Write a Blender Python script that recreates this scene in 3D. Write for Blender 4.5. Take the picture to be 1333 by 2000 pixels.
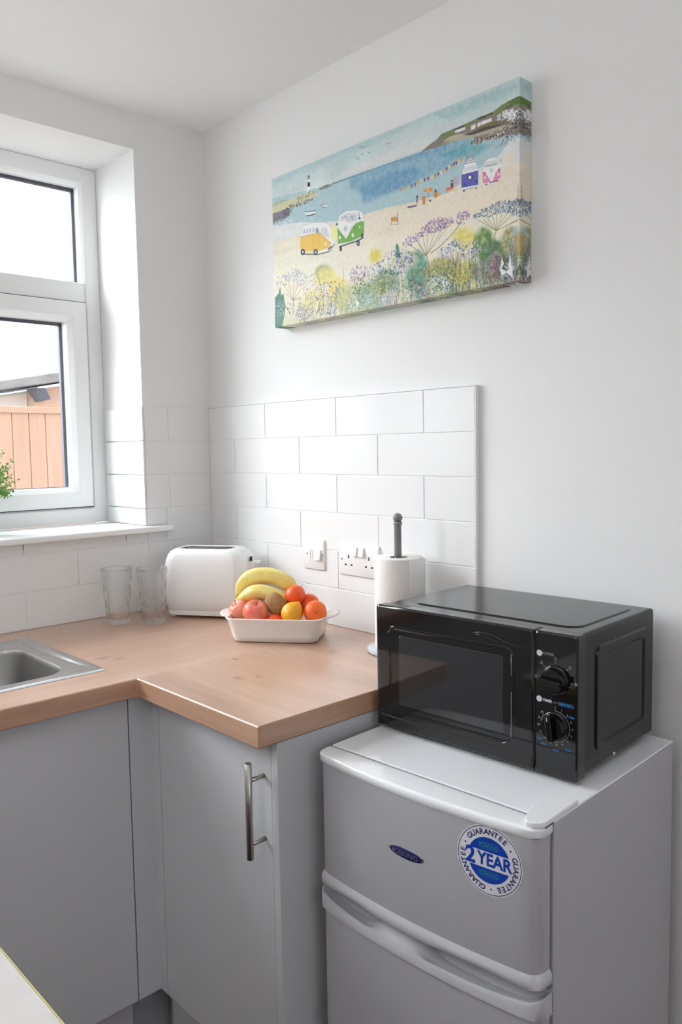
import bpy, bmesh, math, random
import numpy as np
from math import sin, cos, pi, radians
from mathutils import Vector, Matrix

for o in list(bpy.data.objects):
    bpy.data.objects.remove(o)
SC = bpy.context.scene
COL = SC.collection
ZW = 0.91            # height of the worktop above the floor; z below is measured from the worktop

# ------------------------------------------------------------------ camera, sky, exposure
cam_d = bpy.data.cameras.new('camera')
cam = bpy.data.objects.new('camera', cam_d)
COL.objects.link(cam)
CP = Vector((-1.4229, -2.1121, 0.4673 + ZW))
YAW, PIT, ROL = 0.752297, -0.079018, -0.016314
fw = Vector((cos(PIT) * sin(YAW), cos(PIT) * cos(YAW), sin(PIT)))
r0 = Vector((cos(YAW), -sin(YAW), 0))
u0 = r0.cross(fw)
r1 = r0 * cos(ROL) + u0 * sin(ROL)
u1 = -r0 * sin(ROL) + u0 * cos(ROL)
m = Matrix((r1, u1, -fw)).transposed().to_4x4()
m.translation = CP
cam.matrix_world = m
cam_d.sensor_fit = 'VERTICAL'
cam_d.sensor_height = 36.0
cam_d.sensor_width = 24.0
cam_d.lens = 1559.19 * 36.0 / 2000.0
cam_d.clip_start = 0.02
SC.camera = cam

SC.view_settings.view_transform = 'Standard'
SC.view_settings.look = 'None'
SC.view_settings.gamma = 1.0
SC.view_settings.exposure = 0.0
SC.view_settings.use_curve_mapping = False
SC.cycles.use_denoising = True
SC.cycles.max_bounces = 16
SC.cycles.diffuse_bounces = 6
SC.cycles.glossy_bounces = 4
SC.cycles.transmission_bounces = 16
SC.cycles.transparent_max_bounces = 10
SC.cycles.sample_clamp_indirect = 8.0

SKY_LOW, SKY_WIDE, SKY_SUN = 2.1, 6.8, 12.8
REAR = 11.0
world = bpy.data.worlds.new('overcast_sky')
SC.world = world
world.use_nodes = True
wn = world.node_tree
wn.nodes.clear()
wo = wn.nodes.new('ShaderNodeOutputWorld')
bg = wn.nodes.new('ShaderNodeBackground')
# overcast sky, brightest towards the hidden sun on the window side of the house
tcw = wn.nodes.new('ShaderNodeTexCoord')
def lobe(vec, lo_, top):
    d = wn.nodes.new('ShaderNodeVectorMath'); d.operation = 'DOT_PRODUCT'
    d.inputs[1].default_value = Vector(vec).normalized()
    r = wn.nodes.new('ShaderNodeMapRange'); r.interpolation_type = 'SMOOTHSTEP'
    r.inputs['From Min'].default_value = lo_; r.inputs['From Max'].default_value = 0.97
    r.inputs['To Min'].default_value = 0.0; r.inputs['To Max'].default_value = top
    wn.links.new(tcw.outputs['Generated'], d.inputs[0]); wn.links.new(d.outputs['Value'], r.inputs['Value'])
    return r.outputs[0]
l_a = lobe((-0.90, 0.28, 0.34), 0.3, SKY_WIDE)      # bright side of the overcast sky
l_b = lobe((-0.44, 0.66, 0.61), 0.8, SKY_SUN)       # the veiled sun
ad1 = wn.nodes.new('ShaderNodeMath'); ad1.inputs[1].default_value = SKY_LOW
ad2 = wn.nodes.new('ShaderNodeMath')
wn.links.new(l_a, ad1.inputs[0]); wn.links.new(ad1.outputs[0], ad2.inputs[0]); wn.links.new(l_b, ad2.inputs[1])
bg.inputs[0].default_value = (0.93, 0.965, 1.0, 1)
wn.links.new(ad2.outputs[0], bg.inputs[1])
wn.links.new(bg.outputs[0], wo.inputs[0])

def portal(name, loc, rot, sx, sy):
    d = bpy.data.lights.new(name, 'AREA')
    d.shape = 'RECTANGLE'; d.size = sx; d.size_y = sy
    d.cycles.is_portal = True
    o = bpy.data.objects.new(name, d); COL.objects.link(o)
    o.location = loc; o.rotation_euler = rot
portal('window_portal', (-1.093, 0.325, 0.79 + ZW), (radians(-90), 0, 0), 1.8, 1.2)

# added fill light facing up, out of view, lifts the ceiling and upper walls
ld = bpy.data.lights.new('unseen_up_fill', 'AREA')
ld.shape = 'DISK'; ld.size = 0.5; ld.energy = 24.5; ld.color = (1.0, 0.99, 0.98)
lo = bpy.data.objects.new('unseen_up_fill', ld); COL.objects.link(lo)
lo.location = (-2.3, -1.5, 1.75); lo.rotation_euler = (radians(180), 0, 0)
# added fill panel behind the camera, brightens surfaces that face the rear
l2 = bpy.data.lights.new('unseen_rear_fill', 'AREA')
l2.shape = 'RECTANGLE'; l2.size = 1.6; l2.size_y = 1.5; l2.energy = REAR; l2.color = (0.97, 0.985, 1.0)
l2o = bpy.data.objects.new('unseen_rear_fill', l2); COL.objects.link(l2o)
l2o.location = (-1.3, -4.1, 1.45); l2o.rotation_euler = (radians(90), 0, 0)

# ------------------------------------------------------------------ materials
def lin(c):
    r = []
    for v in c[:3]:
        v = v / 255.0
        r.append(v / 12.92 if v <= 0.04045 else ((v + 0.055) / 1.055) ** 2.4)
    return tuple(r) + (1.0,)

def mat(name, col, rough=0.5, metal=0.0, spec=0.5, coat=0.0, bump=None, vary=None, trans=0.0, ior=1.45, sss=0.0):
    """bump = (scale, strength, stretch xyz), vary = (scale, colour 2, amount)"""
    m = bpy.data.materials.new(name)
    m.use_nodes = True
    nt = m.node_tree
    p = nt.nodes['Principled BSDF']
    p.inputs['Base Color'].default_value = col
    p.inputs['Roughness'].default_value = rough
    p.inputs['Metallic'].default_value = metal
    p.inputs['Specular IOR Level'].default_value = spec
    p.inputs['Coat Weight'].default_value = coat
    p.inputs['Coat Roughness'].default_value = 0.05
    p.inputs['Transmission Weight'].default_value = trans
    p.inputs['IOR'].default_value = ior
    if sss:
        p.inputs['Subsurface Weight'].default_value = sss
        p.inputs['Subsurface Radius'].default_value = (0.01, 0.006, 0.004)
    tc = nt.nodes.new('ShaderNodeTexCoord')
    if bump:
        mp = nt.nodes.new('ShaderNodeMapping')
        mp.inputs['Scale'].default_value = bump[2] if len(bump) > 2 else (1, 1, 1)
        nz = nt.nodes.new('ShaderNodeTexNoise')
        nz.inputs['Scale'].default_value = bump[0]
        nz.inputs['Detail'].default_value = 4
        bp = nt.nodes.new('ShaderNodeBump')
        bp.inputs['Strength'].default_value = bump[1]
        bp.inputs['Distance'].default_value = 0.002
        nt.links.new(tc.outputs['Object'], mp.inputs[0])
        nt.links.new(mp.outputs[0], nz.inputs['Vector'])
        nt.links.new(nz.outputs[0], bp.inputs['Height'])
        nt.links.new(bp.outputs[0], p.inputs['Normal'])
    if vary:
        nz = nt.nodes.new('ShaderNodeTexNoise')
        nz.inputs['Scale'].default_value = vary[0]
        nz.inputs['Detail'].default_value = 3
        cr = nt.nodes.new('ShaderNodeValToRGB')
        cr.color_ramp.elements[0].position = 0.5 - 0.5 * vary[2]
        cr.color_ramp.elements[1].position = 0.5 + 0.5 * vary[2]
        cr.color_ramp.elements[0].color = col
        cr.color_ramp.elements[1].color = vary[1]
        nt.links.new(tc.outputs['Object'], nz.inputs['Vector'])
        nt.links.new(nz.outputs[0], cr.inputs[0])
        nt.links.new(cr.outputs[0], p.inputs['Base Color'])
    return m

def wood(name, axis, cols, rough=0.33, scale=1.0, knots=(), bumpy=0.06, sheen=1.0):
    """laminate wood, grain running along axis 0/1/2; knots = world xy centres"""
    m = bpy.data.materials.new(name)
    m.use_nodes = True
    nt = m.node_tree
    L = nt.links.new
    p = nt.nodes['Principled BSDF']
    p.inputs['Roughness'].default_value = rough
    p.inputs['Specular IOR Level'].default_value = sheen
    if sheen > .5:
        p.inputs['Coat Weight'].default_value = 1.0; p.inputs['Coat Roughness'].default_value = 0.30
    tc = nt.nodes.new('ShaderNodeTexCoord')
    def noise(across, along, detail, dist=0.0, rgh=0.55):
        mp = nt.nodes.new('ShaderNodeMapping')
        s = [across * scale] * 3
        s[axis] = along * scale
        mp.inputs['Scale'].default_value = s
        n = nt.nodes.new('ShaderNodeTexNoise')
        n.inputs['Scale'].default_value = 1.0
        n.inputs['Detail'].default_value = detail
        n.inputs['Roughness'].default_value = rgh
        n.inputs['Distortion'].default_value = dist
        L(tc.outputs['Object'], mp.inputs[0]); L(mp.outputs[0], n.inputs['Vector'])
        return n
    a = noise(9, 0.9, 5, 0.6)
    b = noise(70, 2.5, 6, 0.3, 0.65)
    c = noise(260, 9, 3)
    r = nt.nodes.new('ShaderNodeValToRGB')
    e = r.color_ramp.elements
    e[0].position = 0.30; e[0].color = cols[0]
    e[1].position = 0.70; e[1].color = cols[2]
    k = e.new(0.5); k.color = cols[1]
    def mixf(x, y, f):
        n = nt.nodes.new('ShaderNodeMix'); n.data_type = 'FLOAT'
        n.inputs[0].default_value = f
        L(x, n.inputs[2]); L(y, n.inputs[3]); return n.outputs[0]
    v = mixf(a.outputs[0], b.outputs[0], 0.38)
    v = mixf(v, c.outputs[0], 0.14)
    L(v, r.inputs[0])
    out = r.outputs[0]
    for (kx, ky, kr) in knots:
        mp = nt.nodes.new('ShaderNodeMapping')
        mp.vector_type = 'TEXTURE'
        mp.inputs['Location'].default_value = (kx, ky, 0)
        sc = [kr, kr, 1.0]
        sc[axis] = kr * 1.9
        mp.inputs['Scale'].default_value = sc
        vm = nt.nodes.new('ShaderNodeVectorMath'); vm.operation = 'LENGTH'
        sep = nt.nodes.new('ShaderNodeVectorMath'); sep.operation = 'MULTIPLY'
        sep.inputs[1].default_value = (1, 1, 0)
        L(tc.outputs['Object'], mp.inputs[0]); L(mp.outputs[0], sep.inputs[0]); L(sep.outputs[0], vm.inputs[0])
        kr_ = nt.nodes.new('ShaderNodeValToRGB')
        ke = kr_.color_ramp.elements
        ke[0].position = 0.25; ke[0].color = (1, 1, 1, 1)
        ke[1].position = 1.0; ke[1].color = (0, 0, 0, 1)
        L(vm.outputs['Value'], kr_.inputs[0])
        mx = nt.nodes.new('ShaderNodeMix'); mx.data_type = 'RGBA'
        mul = nt.nodes.new('ShaderNodeMath'); mul.operation = 'MULTIPLY'; mul.inputs[1].default_value = 0.8
        L(kr_.outputs[0], mul.inputs[0])
        L(mul.outputs[0], mx.inputs[0]); L(out, mx.inputs[6]); mx.inputs[7].default_value = lin((118, 80, 58))
        out = mx.outputs[2]
    L(out, p.inputs['Base Color'])
    bp = nt.nodes.new('ShaderNodeBump'); bp.inputs['Strength'].default_value = bumpy; bp.inputs['Distance'].default_value = 0.001
    L(b.outputs[0], bp.inputs['Height']); L(bp.outputs[0], p.inputs['Normal'])
    return m

def thin_glass(name, tint):
    m = bpy.data.materials.new(name); m.use_nodes = True
    nt = m.node_tree; nt.nodes.clear(); L = nt.links.new
    o = nt.nodes.new('ShaderNodeOutputMaterial')
    t = nt.nodes.new('ShaderNodeBsdfTransparent'); t.inputs[0].default_value = tint
    g = nt.nodes.new('ShaderNodeBsdfGlossy'); g.inputs['Roughness'].default_value = 0.0
    geo = nt.nodes.new('ShaderNodeNewGeometry')
    dp = nt.nodes.new('ShaderNodeVectorMath'); dp.operation = 'DOT_PRODUCT'
    L(geo.outputs['Incoming'], dp.inputs[0]); L(geo.outputs['Normal'], dp.inputs[1])
    last = dp.outputs['Value']
    for op, v in (('ABSOLUTE', None), ('SUBTRACT', 1.0), ('POWER', 5.0), ('MULTIPLY', 0.9), ('ADD', 0.03)):   # Schlick
        mt = nt.nodes.new('ShaderNodeMath'); mt.operation = op
        if op == 'SUBTRACT':
            mt.inputs[0].default_value = 1.0; L(last, mt.inputs[1])
        else:
            L(last, mt.inputs[0])
            if v is not None: mt.inputs[1].default_value = v
        last = mt.outputs[0]
    x = nt.nodes.new('ShaderNodeMixShader')
    L(last, x.inputs[0]); L(t.outputs[0], x.inputs[1]); L(g.outputs[0], x.inputs[2]); L(x.outputs[0], o.inputs[0])
    return m

def lighten_glass(m, f):
    nt = m.node_tree; L = nt.links.new
    p = nt.nodes['Principled BSDF']; o = [n for n in nt.nodes if n.type == 'OUTPUT_MATERIAL'][0]
    t = nt.nodes.new('ShaderNodeBsdfTransparent'); x = nt.nodes.new('ShaderNodeMixShader'); x.inputs[0].default_value = f
    L(p.outputs[0], x.inputs[1]); L(t.outputs[0], x.inputs[2]); L(x.outputs[0], o.inputs[0])
W = (0.80, 0.80, 0.795, 1)
M = dict(
    wall=mat('white_emulsion', (0.80, 0.80, 0.80, 1), 0.75, spec=0.25, bump=(160, 0.12)),
    ceil=mat('white_ceiling_paint', (0.89, 0.89, 0.89, 1), 0.85, spec=0.2),
    tile=mat('white_glazed_tile', (0.79, 0.795, 0.80, 1), 0.20, spec=0.22, bump=(9, 0.10)),
    grout=mat('white_grout', (0.82, 0.82, 0.82, 1), 0.8),
    upvc=mat('white_upvc', (0.84, 0.85, 0.855, 1), 0.3),
    gasket=mat('dark_gasket', lin((60, 62, 78)), 0.5),
    glass=thin_glass('window_glass', (0.98, 0.99, 0.99, 1)),
    floor=mat('dark_red_vinyl', lin((74, 48, 44)), 0.45, vary=(6, lin((96, 62, 54)), 0.5)),
    cab=mat('light_grey_cabinet_front', lin((196, 197, 200)), 0.28, spec=0.5),
    carc=mat('light_grey_carcass', lin((186, 187, 190)), 0.45),
    plinth=mat('grey_plinth', lin((160, 161, 165)), 0.4),
    dark=mat('dark_gap', (0.02, 0.02, 0.02, 1), 0.8),
    steel=mat('brushed_steel', (0.50, 0.48, 0.44, 1), 0.28, metal=1.0, bump=(40, 0.12, (12, 12, 1))),
    sink=mat('stainless_steel', (0.62, 0.62, 0.62, 1), 0.24, metal=1.0, bump=(30, 0.05, (1, 14, 1))),
    fridge=mat('white_enamel', lin((176, 176, 181)), 0.20, spec=0.8, bump=(420, 0.04)),
    fridge2=mat('white_fridge_plastic', lin((190, 190, 195)), 0.16, spec=0.5),
    blk=mat('black_gloss', (0.0055, 0.0055, 0.006, 1), 0.06, spec=0.8),
    blk2=mat('black_painted_steel', (0.008, 0.008, 0.009, 1), 0.12, spec=0.5, bump=(700, 0.06)),
    blk3=mat('dark_door_glass', (0.022, 0.022, 0.024, 1), 0.04, spec=1.0),
    line=mat('black_line', (0.001, 0.001, 0.001, 1), 0.6),
    knob=mat('black_knob', (0.004, 0.004, 0.004, 1), 0.16),
    pwhite=mat('printed_white', (0.5, 0.52, 0.55, 1), 0.4),
    pgrey=mat('printed_grey', (0.22, 0.22, 0.24, 1), 0.4),
    pblue=mat('printed_blue', lin((40, 120, 190)), 0.4),
    pdarkblue=mat('printed_dark_blue', lin((8, 34, 62)), 0.4),
    chrome=mat('chrome', (0.8, 0.8, 0.8, 1), 0.12, metal=1.0),
    toast=mat('white_toaster_plastic', (0.84, 0.845, 0.85, 1), 0.22),
    toastd=mat('grey_slot_metal', (0.30, 0.28, 0.25, 1), 0.35, metal=0.7),
    ceram=mat('white_glazed_ceramic', (0.78, 0.77, 0.76, 1), 0.1, coat=0.3),
    plate=mat('white_faceplate', (0.80, 0.80, 0.80, 1), 0.2),
    hole=mat('dark_socket_hole', (0.03, 0.03, 0.03, 1), 0.6),
    screw=mat('grey_screw', (0.3, 0.3, 0.3, 1), 0.35, metal=0.8),
    red=mat('red_indicator', lin((190, 60, 50)), 0.4),
    pole=mat('grey_painted_metal', lin((128, 130, 134)), 0.35),
    polebase=mat('pale_grey_metal', lin((188, 192, 197)), 0.3),
    paper=mat('white_tissue', (0.82, 0.81, 0.79, 1), 0.95, spec=0.1, bump=(160, 0.5)),
    card=mat('brown_card_tube', lin((150, 130, 110)), 0.9),
    tglass=mat('tumbler_glass', (0.98, 1.0, 0.995, 1), 0.0, trans=1.0, ior=1.45),
    banana=None, table=None,
    bowl=mat('darkened_satin_bowl', (0.36, 0.355, 0.345, 1), 0.42, metal=1.0),  # darker than the deck steel, standing in for the bowl's dim reflections
    fridge_top_lit=mat('glossy_brightened_top', lin((238, 240, 244)), 0.14, spec=0.9),  # fridge top parts coloured lighter to carry the window light falling on them
    sgrey=mat('sticker_white', lin((212, 212, 220)), 0.3),
    sblue=mat('sticker_blue', lin((20, 62, 165)), 0.3),
    snavy=mat('sticker_navy', lin((42, 44, 92)), 0.35),
    sgreen=mat('sticker_green', lin((60, 150, 110)), 0.35),
    spot=mat('banana_speck', lin((80, 60, 30)), 0.6),
    stem=mat('fruit_stem', lin((96, 74, 40)), 0.7),
    tedge=mat('table_edge_band', lin((206, 196, 130)), 0.5),
    ttop=mat('pale_table_top', lin((214, 212, 210)), 0.35, bump=(60, 0.2, (30, 1, 1)), vary=(14, lin((200, 198, 196)), 0.6)),
    pot=mat('dark_plant_pot', lin((70, 80, 90)), 0.5),
    leaf=mat('green_leaf', lin((96, 150, 66)), 0.5, vary=(60, lin((150, 190, 100)), 0.4)),
    roofm=mat('grey_roof_felt', lin((120, 120, 122)), 0.85, bump=(30, 0.6), vary=(8, lin((150, 150, 150)), 0.5)),
    gutter=mat('grey_gutter', lin((80, 86, 96)), 0.5),
    fascia=mat('white_fascia', (0.8, 0.8, 0.8, 1), 0.5),
    ground=mat('concrete_paving', lin((150, 148, 142)), 0.9),
)
lighten_glass(M['tglass'], 0.5)
OAK = (lin((154, 110, 82)), lin((188, 145, 116)), lin((212, 174, 147)))
M['woodx'] = wood('oak_worktop_along_left_run', 0, OAK, knots=[(-0.60, -0.43, 0.012), (-0.575, -0.46, 0.010)])
M['woody'] = wood('oak_worktop_along_right_run', 1, OAK, knots=[(-0.480, -0.786, 0.011), (-0.445, -0.81, 0.008), (-0.395, -0.66, 0.010), (-0.20, -0.77, 0.011)])
FW = (lin((164, 128, 108)), lin((180, 144, 124)), lin((192, 158, 138)))
M['fence'] = wood('cedar_fence_board', 2, FW, rough=0.8, scale=0.7, bumpy=0.2, sheen=0.3)
M['rail'] = wood('cedar_fence_rail', 0, FW, rough=0.8, scale=0.7, bumpy=0.2, sheen=0.3)

# ------------------------------------------------------------------ mesh helpers
class MB:
    def __init__(s):
        s.bm = bmesh.new()
    def verts(s, ps, T=None):
        return [s.bm.verts.new(T @ Vector(p) if T else Vector(p)) for p in ps]
    def face(s, vs, mi=0, smooth=False):
        try:
            f = s.bm.faces.new(vs)
        except ValueError:
            return None
        f.material_index = mi; f.smooth = smooth
        return f
    def box(s, lo, hi, mi=0, T=None):
        x0, y0, z0 = lo; x1, y1, z1 = hi
        v = s.verts([(x0, y0, z0), (x1, y0, z0), (x1, y1, z0), (x0, y1, z0), (x0, y0, z1), (x1, y0, z1), (x1, y1, z1), (x0, y1, z1)], T)
        for q in ((3, 2, 1, 0), (4, 5, 6, 7), (0, 1, 5, 4), (1, 2, 6, 5), (2, 3, 7, 6), (3, 0, 4, 7)):
            s.face([v[i] for i in q], mi)
        return s
    def loft(s, rings, mi=0, smooth=True, caps=True, closed=True):
        R = [s.verts(r) for r in rings]
        n = len(R[0])
        for a, b in zip(R[:-1], R[1:]):
            for i in range(n if closed else n - 1):
                j = (i + 1) % n
                s.face([a[i], a[j], b[j], b[i]], mi, smooth)
        if caps:
            s.face(list(reversed(R[0])), mi); s.face(R[-1], mi)
        return s
    def prism(s, poly, z0, z1, mi=0, ax='z', smooth=False):
        def P(a, b, c):
            return {'z': (a, b, c), 'y': (a, c, b), 'x': (c, a, b)}[ax]
        return s.loft([[P(a, b, z0) for a, b in poly], [P(a, b, z1) for a, b in poly]], mi, smooth)
    def lathe(s, prof, seg=40, mi=0, c=(0, 0, 0), smooth=True, caps=False):
        rings = [[(c[0] + r * cos(2 * pi * i / seg), c[1] + r * sin(2 * pi * i / seg), c[2] + z) for i in range(seg)] for r, z in prof]
        return s.loft(rings, mi, smooth, caps)
    def tube(s, path, rad, seg=12, mi=0, caps=True):
        path = [Vector(p) for p in path]
        if not hasattr(rad, '__len__'):
            rad = [rad] * len(path)
        rings = []
        up = None
        for i, p in enumerate(path):
            t = (path[min(i + 1, len(path) - 1)] - path[max(i - 1, 0)]).normalized()
            if up is None:
                up = Vector((0, 0, 1)) if abs(t.z) < 0.9 else Vector((1, 0, 0))
            a = t.cross(up).normalized(); b = a.cross(t).normalized(); up = b
            rings.append([p + (a * cos(2 * pi * k / seg) + b * sin(2 * pi * k / seg)) * rad[i] for k in range(seg)])
        return s.loft(rings, mi, True, caps)
    def grid(s, fn, nu, nv, mi=0, smooth=True):
        V = [s.verts([fn(i / nu, j / nv) for j in range(nv + 1)]) for i in range(nu + 1)]
        for i in range(nu):
            for j in range(nv):
                s.face([V[i][j], V[i + 1][j], V[i + 1][j + 1], V[i][j + 1]], mi, smooth)
        return s
    def ball(s, c, r, seg=24, rings=14, mi=0, fn=None):
        R = []
        for j in range(rings + 1):
            th = pi * j / rings
            ring = []
            for i in range(seg):
                ph = 2 * pi * i / seg
                d = Vector((sin(th) * cos(ph), sin(th) * sin(ph), cos(th)))
                k = fn(d, th, ph) if fn else 1.0
                ring.append(Vector(c) + Vector((d.x * r[0], d.y * r[1], d.z * r[2])) * k)
            R.append(ring)
        s.loft(R, mi, True, False)
        return s
    def text(s, body, size, place, mi=0, align='CENTER', bold=0.0, xs=1.0):
        """place(x, y) -> 3-D point for flat text coordinates"""
        cu = bpy.data.curves.new('t', 'FONT'); cu.body = body; cu.size = size
        cu.align_x = align; cu.align_y = 'CENTER'; cu.offset = bold; cu.resolution_u = 3
        ob = bpy.data.objects.new('t', cu); COL.objects.link(ob)
        dg = bpy.context.evaluated_depsgraph_get()
        me = bpy.data.meshes.new_from_object(ob.evaluated_get(dg))
        base = [s.bm.verts.new(Vector(place(v.co.x * xs, v.co.y))) for v in me.vertices]
        for p in me.polygons:
            s.face([base[i] for i in p.vertices], mi)
        bpy.data.objects.remove(ob); bpy.data.curves.remove(cu); bpy.data.meshes.remove(me)
        return s
    def build(s, name, mats, parent=None, loc=None, rotz=0.0, bevel=0.0, seg=2, sub=0, weld=False, norm=True, autosmooth=True):
        if weld:
            bmesh.ops.remove_doubles(s.bm, verts=s.bm.verts, dist=1e-5)
        if norm:
            bmesh.ops.recalc_face_normals(s.bm, faces=s.bm.faces)
        me = bpy.data.meshes.new(name)
        s.bm.to_mesh(me); s.bm.free()
        if not isinstance(mats, (list, tuple)):
            mats = [mats]
        for x in mats:
            me.materials.append(x)
        o = bpy.data.objects.new(name, me); COL.objects.link(o)
        if parent:
            o.parent = parent
        if loc is not None:
            o.location = (loc[0], loc[1], loc[2] + (0 if parent else ZW))
        elif not parent:
            o.location = (0, 0, ZW)
        o.rotation_euler = (0, 0, rotz)
        if bevel:
            b = o.modifiers.new('bevel', 'BEVEL'); b.width = bevel; b.segments = seg
            b.limit_method = 'ANGLE'; b.angle_limit = radians(40); b.harden_normals = True
            for f in me.polygons:
                f.use_smooth = True
        if sub:
            q = o.modifiers.new('sub', 'SUBSURF'); q.levels = sub; q.render_levels = sub
            for f in me.polygons:
                f.use_smooth = True
        return o

def tag(o, label, cat, group=None, kind=None):
    o['label'] = label
    o['category'] = cat
    if group: o['group'] = group
    if kind: o['kind'] = kind
    return o
def struct(o, label=None):
    o['kind'] = 'structure'
    if label:
        o['label'] = label
    return o
def thing(name, label, cat, loc, rotz=0.0, group=None):
    o = bpy.data.objects.new(name, None); COL.objects.link(o)
    o.empty_display_size = 0.05
    o.location = (loc[0], loc[1], loc[2] + ZW); o.rotation_euler = (0, 0, rotz)
    return tag(o, label, cat, group)
def smooth_angle(o, deg=40):
    for f in o.data.polygons:
        f.use_smooth = True
    try:
        o.data.set_sharp_from_angle(angle=radians(deg))
    except Exception:
        pass
    return o
def rrect(x0, y0, x1, y1, r, n=6):
    out = []
    for cx, cy, a in ((x1 - r, y1 - r, 0), (x0 + r, y1 - r, 90), (x0 + r, y0 + r, 180), (x1 - r, y0 + r, 270)):
        for k in range(n + 1):
            t = radians(a + 90 * k / n)
            out.append((cx + r * cos(t), cy + r * sin(t)))
    return out

# ------------------------------------------------------------------ room shell (x to the right wall, y to the window wall)
XL, YF, ZF, ZC = -3.4, -4.2, -ZW, 1.43
WX0, WX1, WZ0, WZ1 = -1.95, -0.236, 0.232, 1.329      # window opening
b = MB(); b.box((XL - .3, YF - .3, ZF - .2), (.3, .32, ZF))
struct(b.build('floor', M['floor']), 'dark red-brown floor')
b = MB(); b.box((XL - .3, YF - .3, ZC), (.3, .32, ZC + .2))
struct(b.build('ceiling', M['ceil']), 'plain white ceiling')
b = MB(); b.box((0, YF, ZF), (.3, .32, ZC))
struct(b.build('wall_right', M['wall']), 'white wall behind the canvas and microwave')
b = MB()
TH = 0.32
b.box((XL, 0, ZF), (WX0, TH, ZC)); b.box((WX1, 0, ZF), (0, TH, ZC))
b.box((WX0, 0, ZF), (WX1, TH, WZ0)); b.box((WX0, 0, WZ1), (WX1, TH, ZC))
b.box((XL - .3, 0.02, ZC), (.3, TH, ZC + 2.6))
struct(b.build('wall_back', M['wall']), 'white window wall')
b = MB(); b.box((XL - .3, YF, ZF), (XL, .32, ZC))
struct(b.build('wall_left', M['wall']))
b = MB(); b.box((XL, YF - .3, ZF), (0, YF, ZC))
struct(b.build('wall_front', M['wall']))

# tiles -------------------------------------------------------------
P, LT, G = 0.1, 0.2985, 0.0022
def tiled(b, rows, a0, a1, joint0, place, holes=None):
    """place(a0,a1,z0,z1) adds one tile; a runs along the wall"""
    for r in rows:
        z1 = (6 - r) * P; z0 = z1 - P
        off = joint0 + (LT / 2 if r % 2 else 0)
        k0 = int(math.floor((a0 - off) / LT)) - 1
        for k in range(k0, k0 + 30):
            s0 = max(a0, off + k * LT); s1 = min(a1, off + (k + 1) * LT)
            if s1 - s0 < 0.012: continue
            place(s0 + G / 2, s1 - G / 2, z0 + G / 2, z1 - G / 2)
b = MB()
tiled(b, range(6), 0.008, 1.037, 0.8889, lambda s0, s1, z0, z1: b.box((-.012, -s1, z0), (-.001, -s0, z1)))
t1 = b.build('trim_1', [M['tile']], bevel=0.0012)
struct(t1, 'white brick-bond tile splashback on the right wall')
b = MB(); b.box((-.0102, -1.0372, .0), (-.0005, -.0005, .5992)); b.box((-.0125, -1.0392, .0), (-.0005, -1.0374, .6008)); b.box((-.0125, -1.039, .5995), (-.0005, -.001, .6008))
b.build('grout', M['grout'], parent=t1, loc=(0, 0, 0))
b = MB()
def wtile(s0, s1, z0, z1):
    # split at the window opening; below it the tiles stop at the sill board
    if s0 < -WX1 < s1:
        wtile(s0, -WX1, z0, z1); wtile(-WX1 + .0002, s1, z0, z1); return
    if s0 >= -WX1:
        z1 = min(z1, WZ0 - .001)
    elif z0 < WZ0 + .018 and z1 > WZ0 and s1 > .171:
        if s0 < .171: wtile(s0, .1708, z0, z1)
        s0 = max(s0, .1712)
        if z1 > WZ0 + .019 + .01: b.box((-s1, -.008, WZ0 + .019), (-s0, -.001, z1))
        z1 = WZ0 - .001
    if z1 - z0 < 0.010 or s1 - s0 < 0.006: return
    b.box((-s1, -.008, z0), (-s0, -.001, z1))
tiled(b, range(6), 0.008, 2.2, 0.1576 , wtile)
# tiles lining the window reveal
for r in range(4):
    z1 = .6 - r * P; z0 = max(z1 - P, WZ0 + .018)
    b.box((WX1 - .007, -.008, z0 + G / 2), (WX1 - .001, .226, z1 - G / 2))
t2 = b.build('trim_2', [M['tile']], bevel=0.0012)
struct(t2, 'white tile splashback around and below the window')
b = MB(); b.box((-2.2, -.0062, 0), (-.0005, -.0005, WZ0 - .02)); b.box((WX1 + .0005, -.0062, WZ0 - .02), (-.0005, -.0005, .5985))
b.build('grout', M['grout'], parent=t2, loc=(0, 0, 0))

# window ------------------------------------------------------------
win = thing('window_1', None, None, (0, 0, 0))
del win['label']; del win['category']; win['kind'] = 'structure'; win['label'] = 'white plastic-framed window over the sink'
Y0, Y1 = .236, .306
def frame(b, x0, x1, z0, z1, w, y0, y1, slope=0.012):
    """mitred picture-frame profile: outer rect, width w, with a sloping bead towards the glass"""
    def ring(d, y): return [(x0 + d, y, z0 + d), (x1 - d, y, z0 + d), (x1 - d, y, z1 - d), (x0 + d, y, z1 - d)]
    rings = [ring(0, y1), ring(0, y0), ring(w - slope, y0), ring(w, y0 + slope * 0.9), ring(w, y1), ring(0, y1)]
    R = [b.verts(r) for r in rings]
    for a, c in zip(R[:-1], R[1:]):
        for i in range(4):
            j = (i + 1) % 4
            b.face([a[i], a[j], c[j], c[i]])
MUL = -1.09
b = MB(); frame(b, WX0, WX1, WZ0 + .018, WZ1, .056, Y0, Y1)
b.box((WX0 + .05, Y0 + .001, .915), (WX1 - .05, Y1 - .001, .985)); b.box((MUL - .03, Y0 + .0015, WZ0 + .06), (MUL + .03, Y1 - .0015, WZ1 - .05))
b.build('window_frame', M['upvc'], win, (0, 0, 0), bevel=.003, weld=False)
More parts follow.
